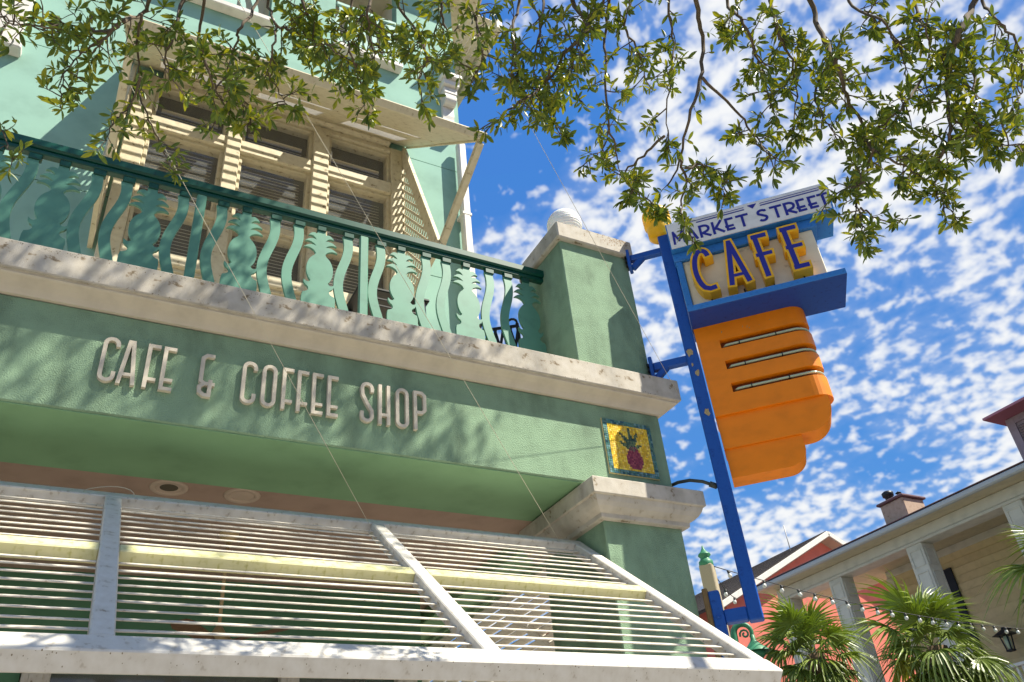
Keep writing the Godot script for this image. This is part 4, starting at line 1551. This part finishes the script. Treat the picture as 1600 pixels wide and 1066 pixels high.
	for n in 14:
		st = mb()
		box(st, Vector3(0.05, 0.012, 1.33), Transform3D(Basis(Vector3.BACK, -0.6), Vector3(20.94, 9.5 + n * 0.067, -5.275)), 0.0)
		obj("louvre", st, mats.mauve_wall, cu)
	st = mb()
	var a := Vector3(22.3, 11.5, -4.6)
	var e4 := [Vector3(20.35, 10.76, -6.42), Vector3(20.35, 10.76, -2.7), Vector3(24.2, 10.76, -2.7), Vector3(24.2, 10.76, -6.42)]
	for n in 4:
		tri(st, e4[n], e4[(n + 1) % 4], a, Vector3(22.3, 10.9, -4.87))
		quad(st, e4[n], e4[(n + 1) % 4], e4[(n + 1) % 4] - Vector3(0, 0.06, 0), e4[n] - Vector3(0, 0.06, 0), Vector3(22.3, 10.9, -4.87))
	quad(st, e4[0] - Vector3(0, 0.06, 0), e4[1] - Vector3(0, 0.06, 0), e4[2] - Vector3(0, 0.06, 0), e4[3] - Vector3(0, 0.06, 0), a)
	obj("cupola_roof", st, mats.pink_metal, cu)
	# lantern
	var l := thing("wall_lantern", "black porch lantern hanging beside the cream siding at the right edge", "lantern", "", Vector3(20.1, 5.3, -7.95))
	st = mb()
	for n in 4:
		var p0 := Vector3(-0.13, 0.36, 0).rotated(Vector3.UP, n * PI / 2 + PI / 4)
		bar(st, p0, Vector3(p0.x * 0.65, 0.02, p0.z * 0.65), 0.03, 0.03, Vector3(0.3, 0, 1))
	bx(st, -0.08, 0.08, -0.01, 0.03, -0.08, 0.08, 0.006)
	bx(st, -0.03, 0.30, 0.50, 0.54, -0.03, 0.03, 0.006)
	obj("frame", st, mats.dark_shutter, l)
	st = mb()
	for n in 4:
		var r0 := Vector3(-0.30, 0.36, 0).rotated(Vector3.UP, n * PI / 2 + PI / 4)
		var r1 := Vector3(-0.30, 0.36, 0).rotated(Vector3.UP, (n + 1) * PI / 2 + PI / 4)
		tri(st, r0, r1, Vector3(0, 0.52, 0), Vector3(0, 0.3, 0))
		tri(st, r0, r1, Vector3(0, 0.37, 0), Vector3(0, 0.6, 0))
	obj("roof", st, mats.dark_shutter, l)
	st = mb(false)
	lathe(st, [[0.0, 0.03], [0.06, 0.04], [0.08, 0.2], [0.06, 0.34], [0.0, 0.35]], Transform3D(), 12)
	obj("glass", st, mats.neon_tube, l)

func build_pink_house() -> void:
	var h := thing("pink_house", "coral pink gabled house with white rake boards and dark shingle roof behind the sign pole", "house")
	var ax := 26.64
	var ay := 12.45
	var sl := 0.50
	var st := mb()
	var lo := 20.95
	var hi := 2 * ax - lo
	extrude(st, [PackedVector2Array([Vector2(lo, 0.1), Vector2(hi, 0.1), Vector2(hi, ay - sl * (hi - ax) - 0.12), Vector2(ax, ay - 0.12), Vector2(lo, ay - sl * (ax - lo) - 0.12)])], [], -30, -18)
	obj("gable_wall", st, mats.pink_stucco, h)
	for s in [-1.0, 1.0]:
		st = mb()
		var dir := Vector3(s, -sl, 0).normalized()
		var nrm := Vector3(s * sl, 1, 0).normalized()
		var len := 6.5 * sqrt(1 + sl * sl)
		var B := Basis(dir, nrm, dir.cross(nrm))
		box(st, Vector3(len, 0.08, 13.0), Transform3D(B, Vector3(ax, ay, -24.0) + dir * len * 0.5), 0.0)
		var rf := obj("roof", st, mats.shingle_a, h)
		# courses of shingles on the slope
		for k in 36:
			var s2 := mb()
			box(s2, Vector3(0.21, 0.025, 12.98), Transform3D(B * Basis(Vector3.BACK, 0.06), Vector3(ax, ay, -24.0) + dir * (0.12 + k * 0.2) + nrm * 0.055), 0.0)
			obj("shingle_course", s2, mats.shingle_a if (k * 7) % 3 else mats.shingle_b, rf)
		st = mb()
		box(st, Vector3(len + 0.02, 0.20, 0.06), Transform3D(B, Vector3(ax, ay - 0.07, -17.46) + dir * len * 0.5), 0.01)
		obj("rake_board", st, mats.white_trim, h)
		st = mb()
		box(st, Vector3(len, 0.03, 0.5), Transform3D(B, Vector3(ax, ay - 0.20, -17.74) + dir * len * 0.5), 0.0)
		obj("rake_soffit", st, mats.ceiling_pink, h)
	st = mb(false)
	tube(st, [Vector3(ax - 1.2, ay - 0.5, -18.5), Vector3(ax - 1.2, ay + 0.55, -18.5)], 0.02, 6)
	obj("vent_pipe", st, mats.white_trim, h)
	# lower pink wing further along, with white storey bands
	var w := thing("pink_wing", "pink house wing with white bands glimpsed beside the stone post", "house")
	st = mb()
	bx(st, 21.0, 27.6, 0.1, 11.75, -31.0, -26.0, 0.02)
	obj("wall", st, mats.pink_stucco, w)
	st = mb()
	bx(st, 20.7, 27.9, 11.75, 12.1, -31.3, -25.6, 0.03)
	obj("cornice", st, mats.white_trim, w)
	st = mb()
	bx(st, 20.85, 27.75, 10.0, 10.3, -31.1, -25.8, 0.03)
	obj("storey_band", st, mats.white_trim, w)
	st = mb()
	bx(st, 20.85, 27.75, 10.75, 10.85, -31.1, -25.8, 0.02)
	for n in 40:
		bx(st, 22.0 + n * 0.14, 22.05 + n * 0.14, 10.3, 10.75, -25.9, -25.86, 0.0)
	obj("balustrade", st, mats.white_trim, w)
	st = mb()
	bx(st, 20.5, 28.1, 12.1, 12.3, -31.5, -25.4, 0.02)
	obj("flat_roof", st, mats.shingle_a, w)

# ---------------------------------------------------------------- palms
func fan_frond(petiole: float, r: float, droop: float, sd: int) -> ArrayMesh:
	# grows along +x from the origin, blade in the plane x, z
	var R := RandomNumberGenerator.new()
	R.seed = sd
	var st := mb()
	var hub := Vector3(petiole, -petiole * 0.10, 0)
	bar(st, Vector3.ZERO, hub, 0.018, 0.012, Vector3.UP, 0.0)
	var n := 24
	for i in n:
		var a := lerpf(-1.95, 1.95, (i + 0.5) / n) + R.randf_range(-0.03, 0.03)
		var len := r * (0.72 + 0.28 * cos(a * 0.6)) * R.randf_range(0.86, 1.06)
		var dir := Vector3(cos(a), 0.06, sin(a)).normalized()
		var side := Vector3(-dir.z, 0, dir.x)
		var dr := droop * R.randf_range(0.6, 1.7)
		var prev: Array = []
		for k in 6:
			var t := k / 5.0
			var c := hub + dir * len * t + Vector3(0, -dr * len * t * t * (0.35 + t * 0.65) + 0.10 * absf(sin(a * 0.5)) * t * r, 0)
			var wd := 0.043 * r * (0.4 + 1.6 * t if t < 0.4 else 1.04 * (1.0 - t) / 0.6 + 0.03)
			var cur := [c + side * wd, c + Vector3(0, -wd * 0.6, 0), c - side * wd]
			if k > 0:
				for m in 2:
					quad(st, prev[m], prev[m + 1], cur[m + 1], cur[m], c - Vector3(0, 1, 0))
			prev = cur
	return done(st)

func build_palms() -> void:
	var fr := []
	for i in 4:
		fr.append([fan_frond(0.46, 0.60, 0.45 + 0.17 * i, 50 + i), fan_frond(0.58, 0.66, 0.65 + 0.17 * i, 80 + i)])
	var spots := [[12.0, 4.62, -6.52, 0.92, "fan palm with its crown just right of the foot of the sign pole"], [12.0, 4.15, -4.12, 0.96, "middle fan palm, in front of the grey porch columns"], [12.0, 4.50, -1.48, 0.97, "fan palm cut off by the right edge of the picture"]]
	for q in spots:
		var p := thing("palm_tree", q[4], "palm tree", "fan palms along the side street", Vector3(q[0], 0, q[2]))
		var s: float = q[3]
		var st := mb(false)
		var pts := []
		var rad := []
		for k in 13:
			pts.append(Vector3(0.05 * sin(k * 0.6), q[1] * k / 12.0, 0.04 * cos(k * 0.5)))
			rad.append(0.15 + 0.03 * (k % 2))
		tube(st, pts, rad, 12)
		obj("trunk", st, mats.palm_trunk, p)
		var n := 40
		for k in n:
			var t := (k + 0.5) / n
			# golden-angle spread, from upright in the middle to hanging below
			var pitch := lerpf(1.45, -1.0, pow(t, 0.8)) + rng.randf_range(-0.12, 0.12)
			var yaw := k * 2.39996 + rng.randf_range(-0.2, 0.2)
			var kind := 0
			if t < 0.25:
				kind = 0
			elif t < 0.55:
				kind = rng.randi() % 2
			elif t < 0.85:
				kind = 1 + (rng.randi() % 4) / 3
			else:
				kind = 2 + rng.randi() % 2
			var B := Basis(Vector3.UP, yaw) * Basis(Vector3.BACK, pitch) * Basis(Vector3.RIGHT, rng.randf_range(-0.5, 0.5))
			var m: Mesh = fr[mini(3, int(t * 4.0))][rng.randi() % 2]
			put("frond", m, mats["palm_frond_%d" % kind], p, Transform3D(B.scaled(Vector3.ONE * s * rng.randf_range(0.72, 1.14)), Vector3(0, q[1] + lerpf(0.12, -0.25, t), 0)))

# ---------------------------------------------------------------- post, string lights, street lamp
func build_street_furniture() -> void:
	var top := at(1104, 884, 11.0)
	var p := thing("stone_post", "square rough stone post with a green finial beside the pier", "post", "", Vector3(top.x, 0, top.z))
	p.rotation.y = 0.62
	var st := mb()
	bx(st, -0.083, 0.083, 0.1, top.y, -0.083, 0.083, 0.012)
	obj("shaft", st, mats.post_stone, p)
	st = mb(false)
	lathe(st, [[0.098, -0.02], [0.105, 0.0], [0.105, 0.06], [0.085, 0.085], [0.07, 0.10], [0.068, 0.13], [0.095, 0.16], [0.088, 0.185], [0.05, 0.22], [0.022, 0.27], [0.012, 0.31], [0.0, 0.33]], Transform3D(Basis().scaled(Vector3(0.85, 0.8, 0.85)), Vector3(0, top.y, 0)), 20)
	obj("finial", st, mats.patina_green, p)
	# two strings of bulbs from the post
	var b := thing("string_lights", "long string of round bulbs from the stone post across the palms", "string lights")
	var A := top + Vector3(0.06, -0.02, 0.05)
	var Bp := at(1640, 985, 16.8)
	bulbs(b, A, Bp, 0.16, 24)
	var c := thing("string_lights", "short string of bulbs dropping from the stone post behind the blue sign pole", "string lights")
	bulbs(c, A + Vector3(0, -0.12, 0), at(1150, 935, 13.5), 0.05, 2)
	# street lamp with a hooked neck
	var k := at(1150, 1012, 16.0)
	var r := (at(1182, 990, 16.0) - at(1158, 985, 16.0))
	r.y = 0
	r = r.normalized()
	var s := thing("street_lamp", "green street lamp with hooked neck and conical shade behind the awning's corner", "street lamp", "", Vector3(k.x, 0, k.z))
	st = mb(false)
	var pts := [Vector3(0, 0.1, 0), Vector3(0, 2.5, 0), Vector3(0, k.y, 0), Vector3(0, k.y + 0.18, 0) + r * 0.01]
	var rad := [0.10, 0.075, 0.065, 0.065]
	var ctr := Vector3(0, k.y + 0.22, 0) + r * 0.17
	for i in 11:
		var a := deg_to_rad(175 - i * 21.0)
		pts.append(ctr + r * cos(a) * 0.155 + Vector3(0, sin(a) * 0.155, 0))
		rad.append(0.06 - i * 0.0028)
	tube(st, pts, rad, 10)
	obj("hooked_pole", st, mats.patina_green, s)
	st = mb(false)
	var sp := []
	for i in 14:
		var a := deg_to_rad(200 - i * 36.0)
		var rr := 0.09 - i * 0.0055
		sp.append(ctr + r * (cos(a) * rr + 0.03) + Vector3(0, sin(a) * rr - 0.02, 0))
	tube(st, sp, 0.018, 7)
	obj("scroll", st, mats.patina_green, s)
	st = mb(false)
	var c0 := ctr + r * 0.15
	lathe(st, [[0.245, -0.34], [0.235, -0.32], [0.13, -0.235], [0.07, -0.17], [0.045, -0.13], [0.04, -0.05], [0.0, -0.04]], Transform3D(Basis(), c0), 24)
	obj("shade", st, mats.patina_green, s)
	st = mb(false)
	lathe(st, [[0.0, -0.47], [0.09, -0.45], [0.15, -0.40], [0.16, -0.335], [0.0, -0.33]], Transform3D(Basis(), c0), 20)
	obj("diffuser", st, mats.patina_green, s)

func bulbs(parent: Node3D, a: Vector3, b: Vector3, sag: float, n: int) -> void:
	var st := mb(false)
	var pts := []
	for i in 41:
		var t := i / 40.0
		pts.append(a.lerp(b, t) + Vector3(0, -sag * 4.0 * t * (1.0 - t), 0))
	tube(st, pts, 0.006, 5)
	obj("wire", st, mats.wire, parent)
	st = mb(false)
	lathe(st, [[0.0, -0.098], [0.015, -0.095], [0.025, -0.082], [0.027, -0.068], [0.023, -0.052], [0.016, -0.038], [0.0, -0.036]], Transform3D(), 12)
	var gm := done(st)
	st = mb(false)
	lathe(st, [[0.019, -0.04], [0.019, 0.0], [0.0, 0.005]], Transform3D(), 8)
	var sm := done(st)
	for i in n:
		var t := (i + 0.8) / n
		var p := a.lerp(b, t) + Vector3(0, -sag * 4.0 * t * (1.0 - t), 0)
		var xf := Transform3D(Basis(Vector3(rng.randf_range(-1, 1), 0, rng.randf_range(-1, 1)).normalized(), 0.15), p)
		put("bulb", gm, mats.bulb_glass, parent, xf)
		put("socket", sm, mats.wire, parent, xf)

# ---------------------------------------------------------------- the oak that hangs into the picture
var leaves := []     # [transform, shade]
var twig_st: SurfaceTool
var inner := 0

func leaf_mesh() -> ArrayMesh:
	var st := mb()
	var w := [0.0, 0.08, 0.13, 0.145, 0.105, 0.0]
	for i in 5:
		var t0 := i / 5.0
		var t1 := (i + 1) / 5.0
		for s in [-1.0, 1.0]:
			var a := Vector3(0, -0.10 * t0 * t0, t0)
			var b := Vector3(0, -0.10 * t1 * t1, t1)
			var c := Vector3(s * w[i + 1], -0.10 * t1 * t1 + w[i + 1] * 0.35, t1)
			var d := Vector3(s * w[i], -0.10 * t0 * t0 + w[i] * 0.35, t0)
			if w[i] > 0.0:
				tri(st, a, c, d, Vector3(0, -5, 0.5))
			if w[i + 1] > 0.0:
				tri(st, a, b, c, Vector3(0, -5, 0.5))
	return done(st)

func rnd() -> Vector3:
	return Vector3(rng.randf_range(-1, 1), rng.randf_range(-1, 1), rng.randf_range(-1, 1)).normalized()

func add_leaf(p: Vector3, dir: Vector3, size: float) -> void:
	var z := dir.normalized()
	var up := (Vector3.UP + rnd() * 0.75)
	var x := up.cross(z).normalized()
	var y := z.cross(x)
	leaves.append([Transform3D(Basis(x, y, z).scaled(Vector3.ONE * size), p), rng.randf()])

func twig(p: Vector3, dir: Vector3, length: float, depth: int, full: float) -> void:
	var pts := [p]
	var q := p
	var d := dir.normalized()
	var n := 4
	for i in n:
		d = (d + rnd() * 0.22 + Vector3(0, -0.06, 0)).normalized()
		q += d * length / n
		pts.append(q)
	var r := 0.0035 if depth > 0 else 0.0022
	tube(twig_st, pts, [r, r * 0.9, r * 0.8, r * 0.7, r * 0.5], 4, false)
	if depth > 0:
		for i in range(1, n):
			if rng.randf() < 0.55:
				twig(pts[i], (d + rnd() * 0.95).normalized(), length * rng.randf_range(0.35, 0.7), depth - 1, full)
	# leaves along the last half and a whorl at the tip
	var along := int(round((4 if depth == 0 else 2) * full))
	for i in along:
		var t := rng.randf_range(0.25, 1.0) * n
		var k := mini(int(t), n - 1)
		var a: Vector3 = pts[k].lerp(pts[k + 1], t - k)
		add_leaf(a, d * 0.7 + rnd(), rng.randf_range(0.034, 0.060))
	for i in int(round(rng.randi_range(3, 6) * full)):
		add_leaf(q, d * 0.8 + rnd() * 0.95, rng.randf_range(0.038, 0.070))

func smooth_path(ctrl: Array, per: int) -> Array:
	var out := []
	for i in ctrl.size() - 1:
		var a: Vector3 = ctrl[maxi(i - 1, 0)]
		var b: Vector3 = ctrl[i]
		var c: Vector3 = ctrl[i + 1]
		var d: Vector3 = ctrl[mini(i + 2, ctrl.size() - 1)]
		for k in per:
			out.append(b.cubic_interpolate(c, a, d, float(k) / per))
	out.append(ctrl[-1])
	return out

func branch(tree: Node3D, dist: float, r0: float, px: Array, every: float, reach: float, full: float, from := 0.0, deep := 1) -> void:
	# px: places in the photograph the branch passes; it hangs «dist» metres away and wanders a little in depth
	var ctrl := []
	for i in range(0, px.size(), 2):
		ctrl.append(at(px[i], px[i + 1], dist + 0.25 * sin(i * 0.9 + dist * 7.0)))
	var pts := smooth_path(ctrl, 5)
	for i in range(1, pts.size() - 1):
		pts[i] += rnd() * 0.008
	var rad := []
	for i in pts.size():
		rad.append(lerpf(r0, r0 * 0.28, float(i) / (pts.size() - 1)))
	var st := mb(false)
	tube(st, pts, rad, 7)
	obj("branch", st, mats.bark if r0 > 0.007 else mats.twig, tree)
	var total := 0.0
	for i in pts.size() - 1:
		total += pts[i].distance_to(pts[i + 1])
	var run := 0.0
	var next := total * from
	for i in pts.size() - 1:
		var seg: float = pts[i].distance_to(pts[i + 1])
		while next < run + seg:
			var p: Vector3 = pts[i].lerp(pts[i + 1], (next - run) / seg)
			var d: Vector3 = (pts[i + 1] - pts[i]).normalized()
			twig(p, d * 0.55 + rnd(), reach * rng.randf_range(0.5, 1.15), deep, full)
			next += every * 1.35 * rng.randf_range(0.5, 1.5)
		run += seg
	twig(pts[-1], (pts[-1] - pts[-2]).normalized(), reach * 0.7, deep, full)

func build_oak() -> void:
	rng.seed = 4711
	var o := thing("oak_tree", "oak tree with small glossy leaves hanging across the top of the picture", "tree", "", Vector3.ZERO)
	twig_st = mb()
	# trunk and limbs, behind and above the viewer
	var st := mb(false)
	tube(st, smooth_path([Vector3(2.7, 0, 7.6), Vector3(2.62, 1.6, 7.5), Vector3(2.4, 3.2, 7.2), Vector3(2.3, 4.6, 6.8)], 4), [0.36, 0.31, 0.28, 0.26, 0.25, 0.245, 0.24, 0.235, 0.23, 0.225, 0.22, 0.21, 0.20], 14)
	obj("trunk", st, mats.bark, o)
	var limbs := [
		[Vector3(2.3, 4.5, 6.8), Vector3(1.9, 6.2, 5.6), Vector3(1.5, 7.7, 3.8), Vector3(1.0, 8.7, 2.2), Vector3(0.3, 9.1, 1.4)],
		[Vector3(2.3, 4.5, 6.8), Vector3(2.9, 6.4, 5.4), Vector3(3.2, 7.9, 3.9), Vector3(3.1, 8.9, 2.4), Vector3(2.6, 9.3, 1.6)],
		[Vector3(2.3, 4.4, 6.8), Vector3(3.8, 5.6, 5.8), Vector3(5.0, 6.8, 4.4), Vector3(5.6, 7.4, 3.2)],
		[Vector3(2.3, 4.3, 6.8), Vector3(0.6, 5.6, 6.0), Vector3(-0.9, 6.8, 4.8), Vector3(-1.6, 7.3, 3.6)]]
	var limb_pts := []
	for l in limbs:
		st = mb(false)
		var p := smooth_path(l, 5)
		var r := []
		for i in p.size():
			r.append(lerpf(0.15, 0.035, float(i) / (p.size() - 1)))
		tube(st, p, r, 10)
		limb_pts.append_array(p)
		obj("limb", st, mats.bark, o)
	var B := func(dist: float, r0: float, px: Array, every: float, reach: float, full: float, from := 0.0, deep := 1) -> void:
		branch(o, dist, r0, px, every, reach, full, from, deep)
		if px[1] < -20:
			var a := at(px[0], px[1], dist + 0.25 * sin(dist * 7.0))
			var best: Vector3 = limb_pts[0]
			for q in limb_pts:
				if q.distance_to(a) < best.distance_to(a):
					best = q
			var s := mb(false)
			tube(s, smooth_path([best, best.lerp(a, 0.5) + Vector3(0, 0.12, 0), a], 4), [0.03, 0.028, 0.026, 0.024, 0.022, 0.020, 0.018, 0.016, r0], 7)
			obj("branch", s, mats.bark, o)
	# left side
	B.call(4.3, 0.010, [250, -90, 232, 4, 221, 22, 195, 32, 165, 49, 120, 40, 60, 42, 10, 38], 0.050, 0.16, 0.8, 0.25)
	B.call(4.2, 0.006, [195, 32, 150, 70, 118, 92, 98, 125, 94, 165], 0.045, 0.11, 0.8, 0.15)
	B.call(4.3, 0.006, [221, 22, 215, 80, 217, 130, 225, 170, 246, 215, 262, 252, 272, 272], 0.07, 0.08, 0.8, 0.1, 0)
	B.call(4.2, 0.005, [219, 120, 205, 165, 185, 182, 170, 205, 160, 225], 0.05, 0.08, 0.8, 0.3, 0)
	B.call(4.5, 0.010, [300, -90, 285, 0, 275, 40, 262, 80, 258, 115], 0.040, 0.18, 1.0, 0.35)
	B.call(4.3, 0.009, [318, -90, 320, 0, 312, 60, 322, 105, 338, 140, 350, 168], 0.042, 0.13, 0.95, 0.45)
	B.call(4.6, 0.009, [420, -90, 400, 5, 376, 43, 370, 64, 355, 116, 372, 150, 392, 175], 0.045, 0.12, 0.9, 0.55)
	B.call(4.4, 0.008, [410, -80, 417, 0, 430, 38, 428, 71, 419, 112, 436, 145, 452, 168], 0.040, 0.12, 0.95, 0.55)
	B.call(4.4, 0.007, [430, 38, 455, 49, 490, 62, 520, 78, 545, 96], 0.040, 0.14, 1.0, 0.1)
	B.call(4.7, 0.010, [480, -100, 470, -20, 478, 20, 500, 50, 515, 85], 0.038, 0.17, 1.0, 0.35)
	B.call(4.5, 0.008, [560, -90, 548, 0, 542, 62, 557, 110, 566, 145, 572, 178], 0.045, 0.10, 0.95, 0.35)
	B.call(4.6, 0.010, [590, -100, 585, -20, 575, 20, 580, 60, 585, 95], 0.038, 0.18, 0.75, 0.4)
	B.call(4.4, 0.009, [610, -90, 620, 0, 650, 48, 668, 88, 655, 125, 662, 170], 0.042, 0.13, 0.95, 0.35)
	B.call(4.7, 0.010, [700, -100, 690, -20, 690, 20, 700, 55, 690, 90], 0.042, 0.17, 0.75, 0.4)
	B.call(4.1, 0.006, [-60, 60, -30, 130, -5, 185, 12, 225, 18, 255], 0.06, 0.08, 0.8, 0.5, 0)
	B.call(4.4, 0.007, [-60, -60, -20, 10, 15, 30, 45, 50], 0.05, 0.10, 0.8, 0.4, 0)
	# middle, before the sky
	B.call(4.5, 0.009, [760, -90, 750, -10, 745, 40, 752, 90, 740, 125], 0.042, 0.15, 0.75, 0.35)
	B.call(4.4, 0.014, [880, -110, 895, 0, 918, 30, 908, 56, 880, 86, 858, 124, 813, 160, 775, 188], 0.036, 0.15, 0.75, 0.3)
	B.call(4.5, 0.010, [820, -90, 812, 0, 800, 50, 806, 100, 795, 130], 0.038, 0.17, 0.75, 0.4)
	B.call(4.4, 0.007, [858, 110, 850, 150, 862, 180, 872, 205], 0.045, 0.10, 0.95, 0.1)
	B.call(4.6, 0.010, [850, -90, 852, -10, 845, 30, 838, 80, 832, 125], 0.038, 0.16, 0.75, 0.4)
	B.call(4.5, 0.009, [960, -90, 940, 8, 912, 45, 898, 85, 890, 130], 0.038, 0.15, 0.75, 0.4)
	B.call(4.3, 0.009, [960, -90, 950, 0, 945, 60, 948, 130, 950, 200, 940, 235, 918, 252], 0.055, 0.09, 0.7, 0.5)
	B.call(4.6, 0.010, [1000, -90, 985, 0, 975, 40, 1000, 85, 1012, 130], 0.042, 0.14, 0.95, 0.4)
	B.call(4.2, 0.006, [950, 195, 962, 235, 970, 272], 0.12, 0.07, 0.6, 0.3, 0)
	B.call(4.2, 0.013, [1075, -110, 1090, 0, 1096, 56, 1096, 124, 1075, 188, 1060, 255, 1042, 290], 0.16, 0.10, 0.6, 0.35, 0)
	B.call(4.2, 0.007, [1038, 213, 1005, 245, 975, 270, 990, 295, 1020, 320], 0.038, 0.09, 0.9, 0.5)
	B.call(4.2, 0.007, [1062, 250, 1072, 285, 1064, 318, 1070, 345, 1082, 374], 0.060, 0.055, 0.6, 0.1)
	B.call(4.2, 0.006, [1072, 262, 1100, 258, 1122, 270, 1132, 302], 0.045, 0.085, 0.9, 0.1)
	B.call(4.3, 0.008, [1040, -80, 1045, 10, 1052, 70, 1045, 140, 1042, 215], 0.07, 0.10, 0.8, 0.25)
	B.call(4.3, 0.008, [1098, 122, 1143, 165, 1173, 203, 1195, 235, 1218, 250], 0.040, 0.12, 1.0, 0.45)
	# right side
	B.call(4.5, 0.010, [1130, -90, 1135, 0, 1160, 30, 1177, 75, 1190, 120, 1205, 165], 0.038, 0.14, 1.0, 0.3)
	B.call(4.6, 0.010, [1215, -90, 1205, 0, 1215, 45, 1238, 95, 1245, 150, 1238, 215], 0.042, 0.13, 1.0, 0.3)
	B.call(4.4, 0.014, [1255, -110, 1266, 0, 1285, 53, 1307, 101, 1322, 150, 1349, 199, 1364, 233, 1405, 255, 1432, 272], 0.040, 0.14, 1.0, 0.28)
	B.call(4.3, 0.007, [1364, 233, 1354, 270, 1338, 308, 1345, 345, 1343, 385], 0.050, 0.10, 0.9, 0.1)
	B.call(4.3, 0.006, [1350, 285, 1318, 298, 1292, 318], 0.045, 0.09, 0.95, 0.1)
	B.call(4.3, 0.005, [1345, 325, 1372, 342, 1400, 348, 1415, 342], 0.09, 0.06, 0.8, 0.3, 0)
	B.call(4.6, 0.009, [1310, -90, 1326, 0, 1379, 34, 1401, 71, 1415, 110], 0.045, 0.13, 0.95, 0.35)
	B.call(4.5, 0.008, [1300, 90, 1275, 140, 1285, 180, 1300, 200], 0.042, 0.12, 1.0, 0.1)
	B.call(4.5, 0.016, [1535, -110, 1523, 0, 1506, 38, 1491, 68, 1480, 101, 1482, 165, 1485, 210, 1474, 235, 1450, 262], 0.045, 0.13, 0.95, 0.3)
	B.call(4.5, 0.009, [1491, 68, 1442, 124, 1412, 165, 1385, 190, 1362, 205], 0.042, 0.12, 1.0, 0.1)
	B.call(4.4, 0.007, [1474, 235, 1462, 275, 1468, 310, 1490, 335], 0.042, 0.09, 0.95, 0.05)
	B.call(4.4, 0.007, [1482, 180, 1515, 205, 1550, 222, 1592, 228], 0.045, 0.10, 0.95, 0.1)
	B.call(4.6, 0.009, [1420, -80, 1430, 10, 1445, 45, 1452, 85], 0.042, 0.13, 0.95, 0.35)
	B.call(4.6, 0.009, [1540, -80, 1536, 0, 1560, 35, 1592, 70, 1598, 125, 1590, 165], 0.055, 0.11, 0.85, 0.3)
	B.call(4.5, 0.008, [1500, 60, 1520, 100, 1522, 150, 1530, 195], 0.045, 0.11, 0.95, 0.1)
	obj("twigs", twig_st, mats.twig, o, true)
	# the 300 nearest leaves one by one, the others as one
	var m := leaf_mesh()
	leaves.sort_custom(func(a, b) -> bool: return a[0].origin.distance_squared_to(EYE) < b[0].origin.distance_squared_to(EYE))
	for i in mini(300, leaves.size()):
		var k := int(leaves[i][1] * 3.999)
		put("leaf", m, mats["oak_leaf_%d" % k], o, leaves[i][0])
	# crown above the picture, whose shade dapples the facade
	var crown := []
	for c in 250:
		var z := rng.randf_range(0.9, 2.7) if c < 215 else rng.randf_range(2.7, 4.9)
		var xm := minf(5.2, 2.6 + (z - 1.27) * 2.2)
		var x := rng.randf_range(-0.3, xm)
		var y := rng.randf_range(8.7, 10.2)
		var ctr := Vector3(x + 0.56 * (y - 9.0), y, z + 0.48 * (y - 9.0))
		for k in 70:
			var v := rnd() * pow(rng.randf(), 0.5) * Vector3(0.30, 0.24, 0.30)
			var d := rnd()
			var up := (Vector3.UP + rnd() * 0.8)
			var xx := up.cross(d).normalized()
			crown.append(Transform3D(Basis(xx, d.cross(xx), d).scaled(Vector3.ONE * rng.randf_range(0.06, 0.10)), ctr + v))
	for part in 2:
		for shade in 4:
			var here := []
			if part == 0:
				for k in range(300, leaves.size()):
					if int(leaves[k][1] * 3.999) == shade:
						here.append(leaves[k][0])
			else:
				for k in range(shade, crown.size(), 4):
					here.append(crown[k])
			var mm := MultiMesh.new()
			mm.transform_format = MultiMesh.TRANSFORM_3D
			mm.mesh = m
			mm.instance_count = here.size()
			for k in here.size():
				mm.set_instance_transform(k, here[k])
			var mi := MultiMeshInstance3D.new()
			mi.name = numbered("hanging_foliage" if part == 0 else "upper_crown", o)
			mi.multimesh = mm
			mi.material_override = mats["oak_leaf_%d" % shade]
			mi.set_meta("kind", "stuff")
			o.add_child(mi)
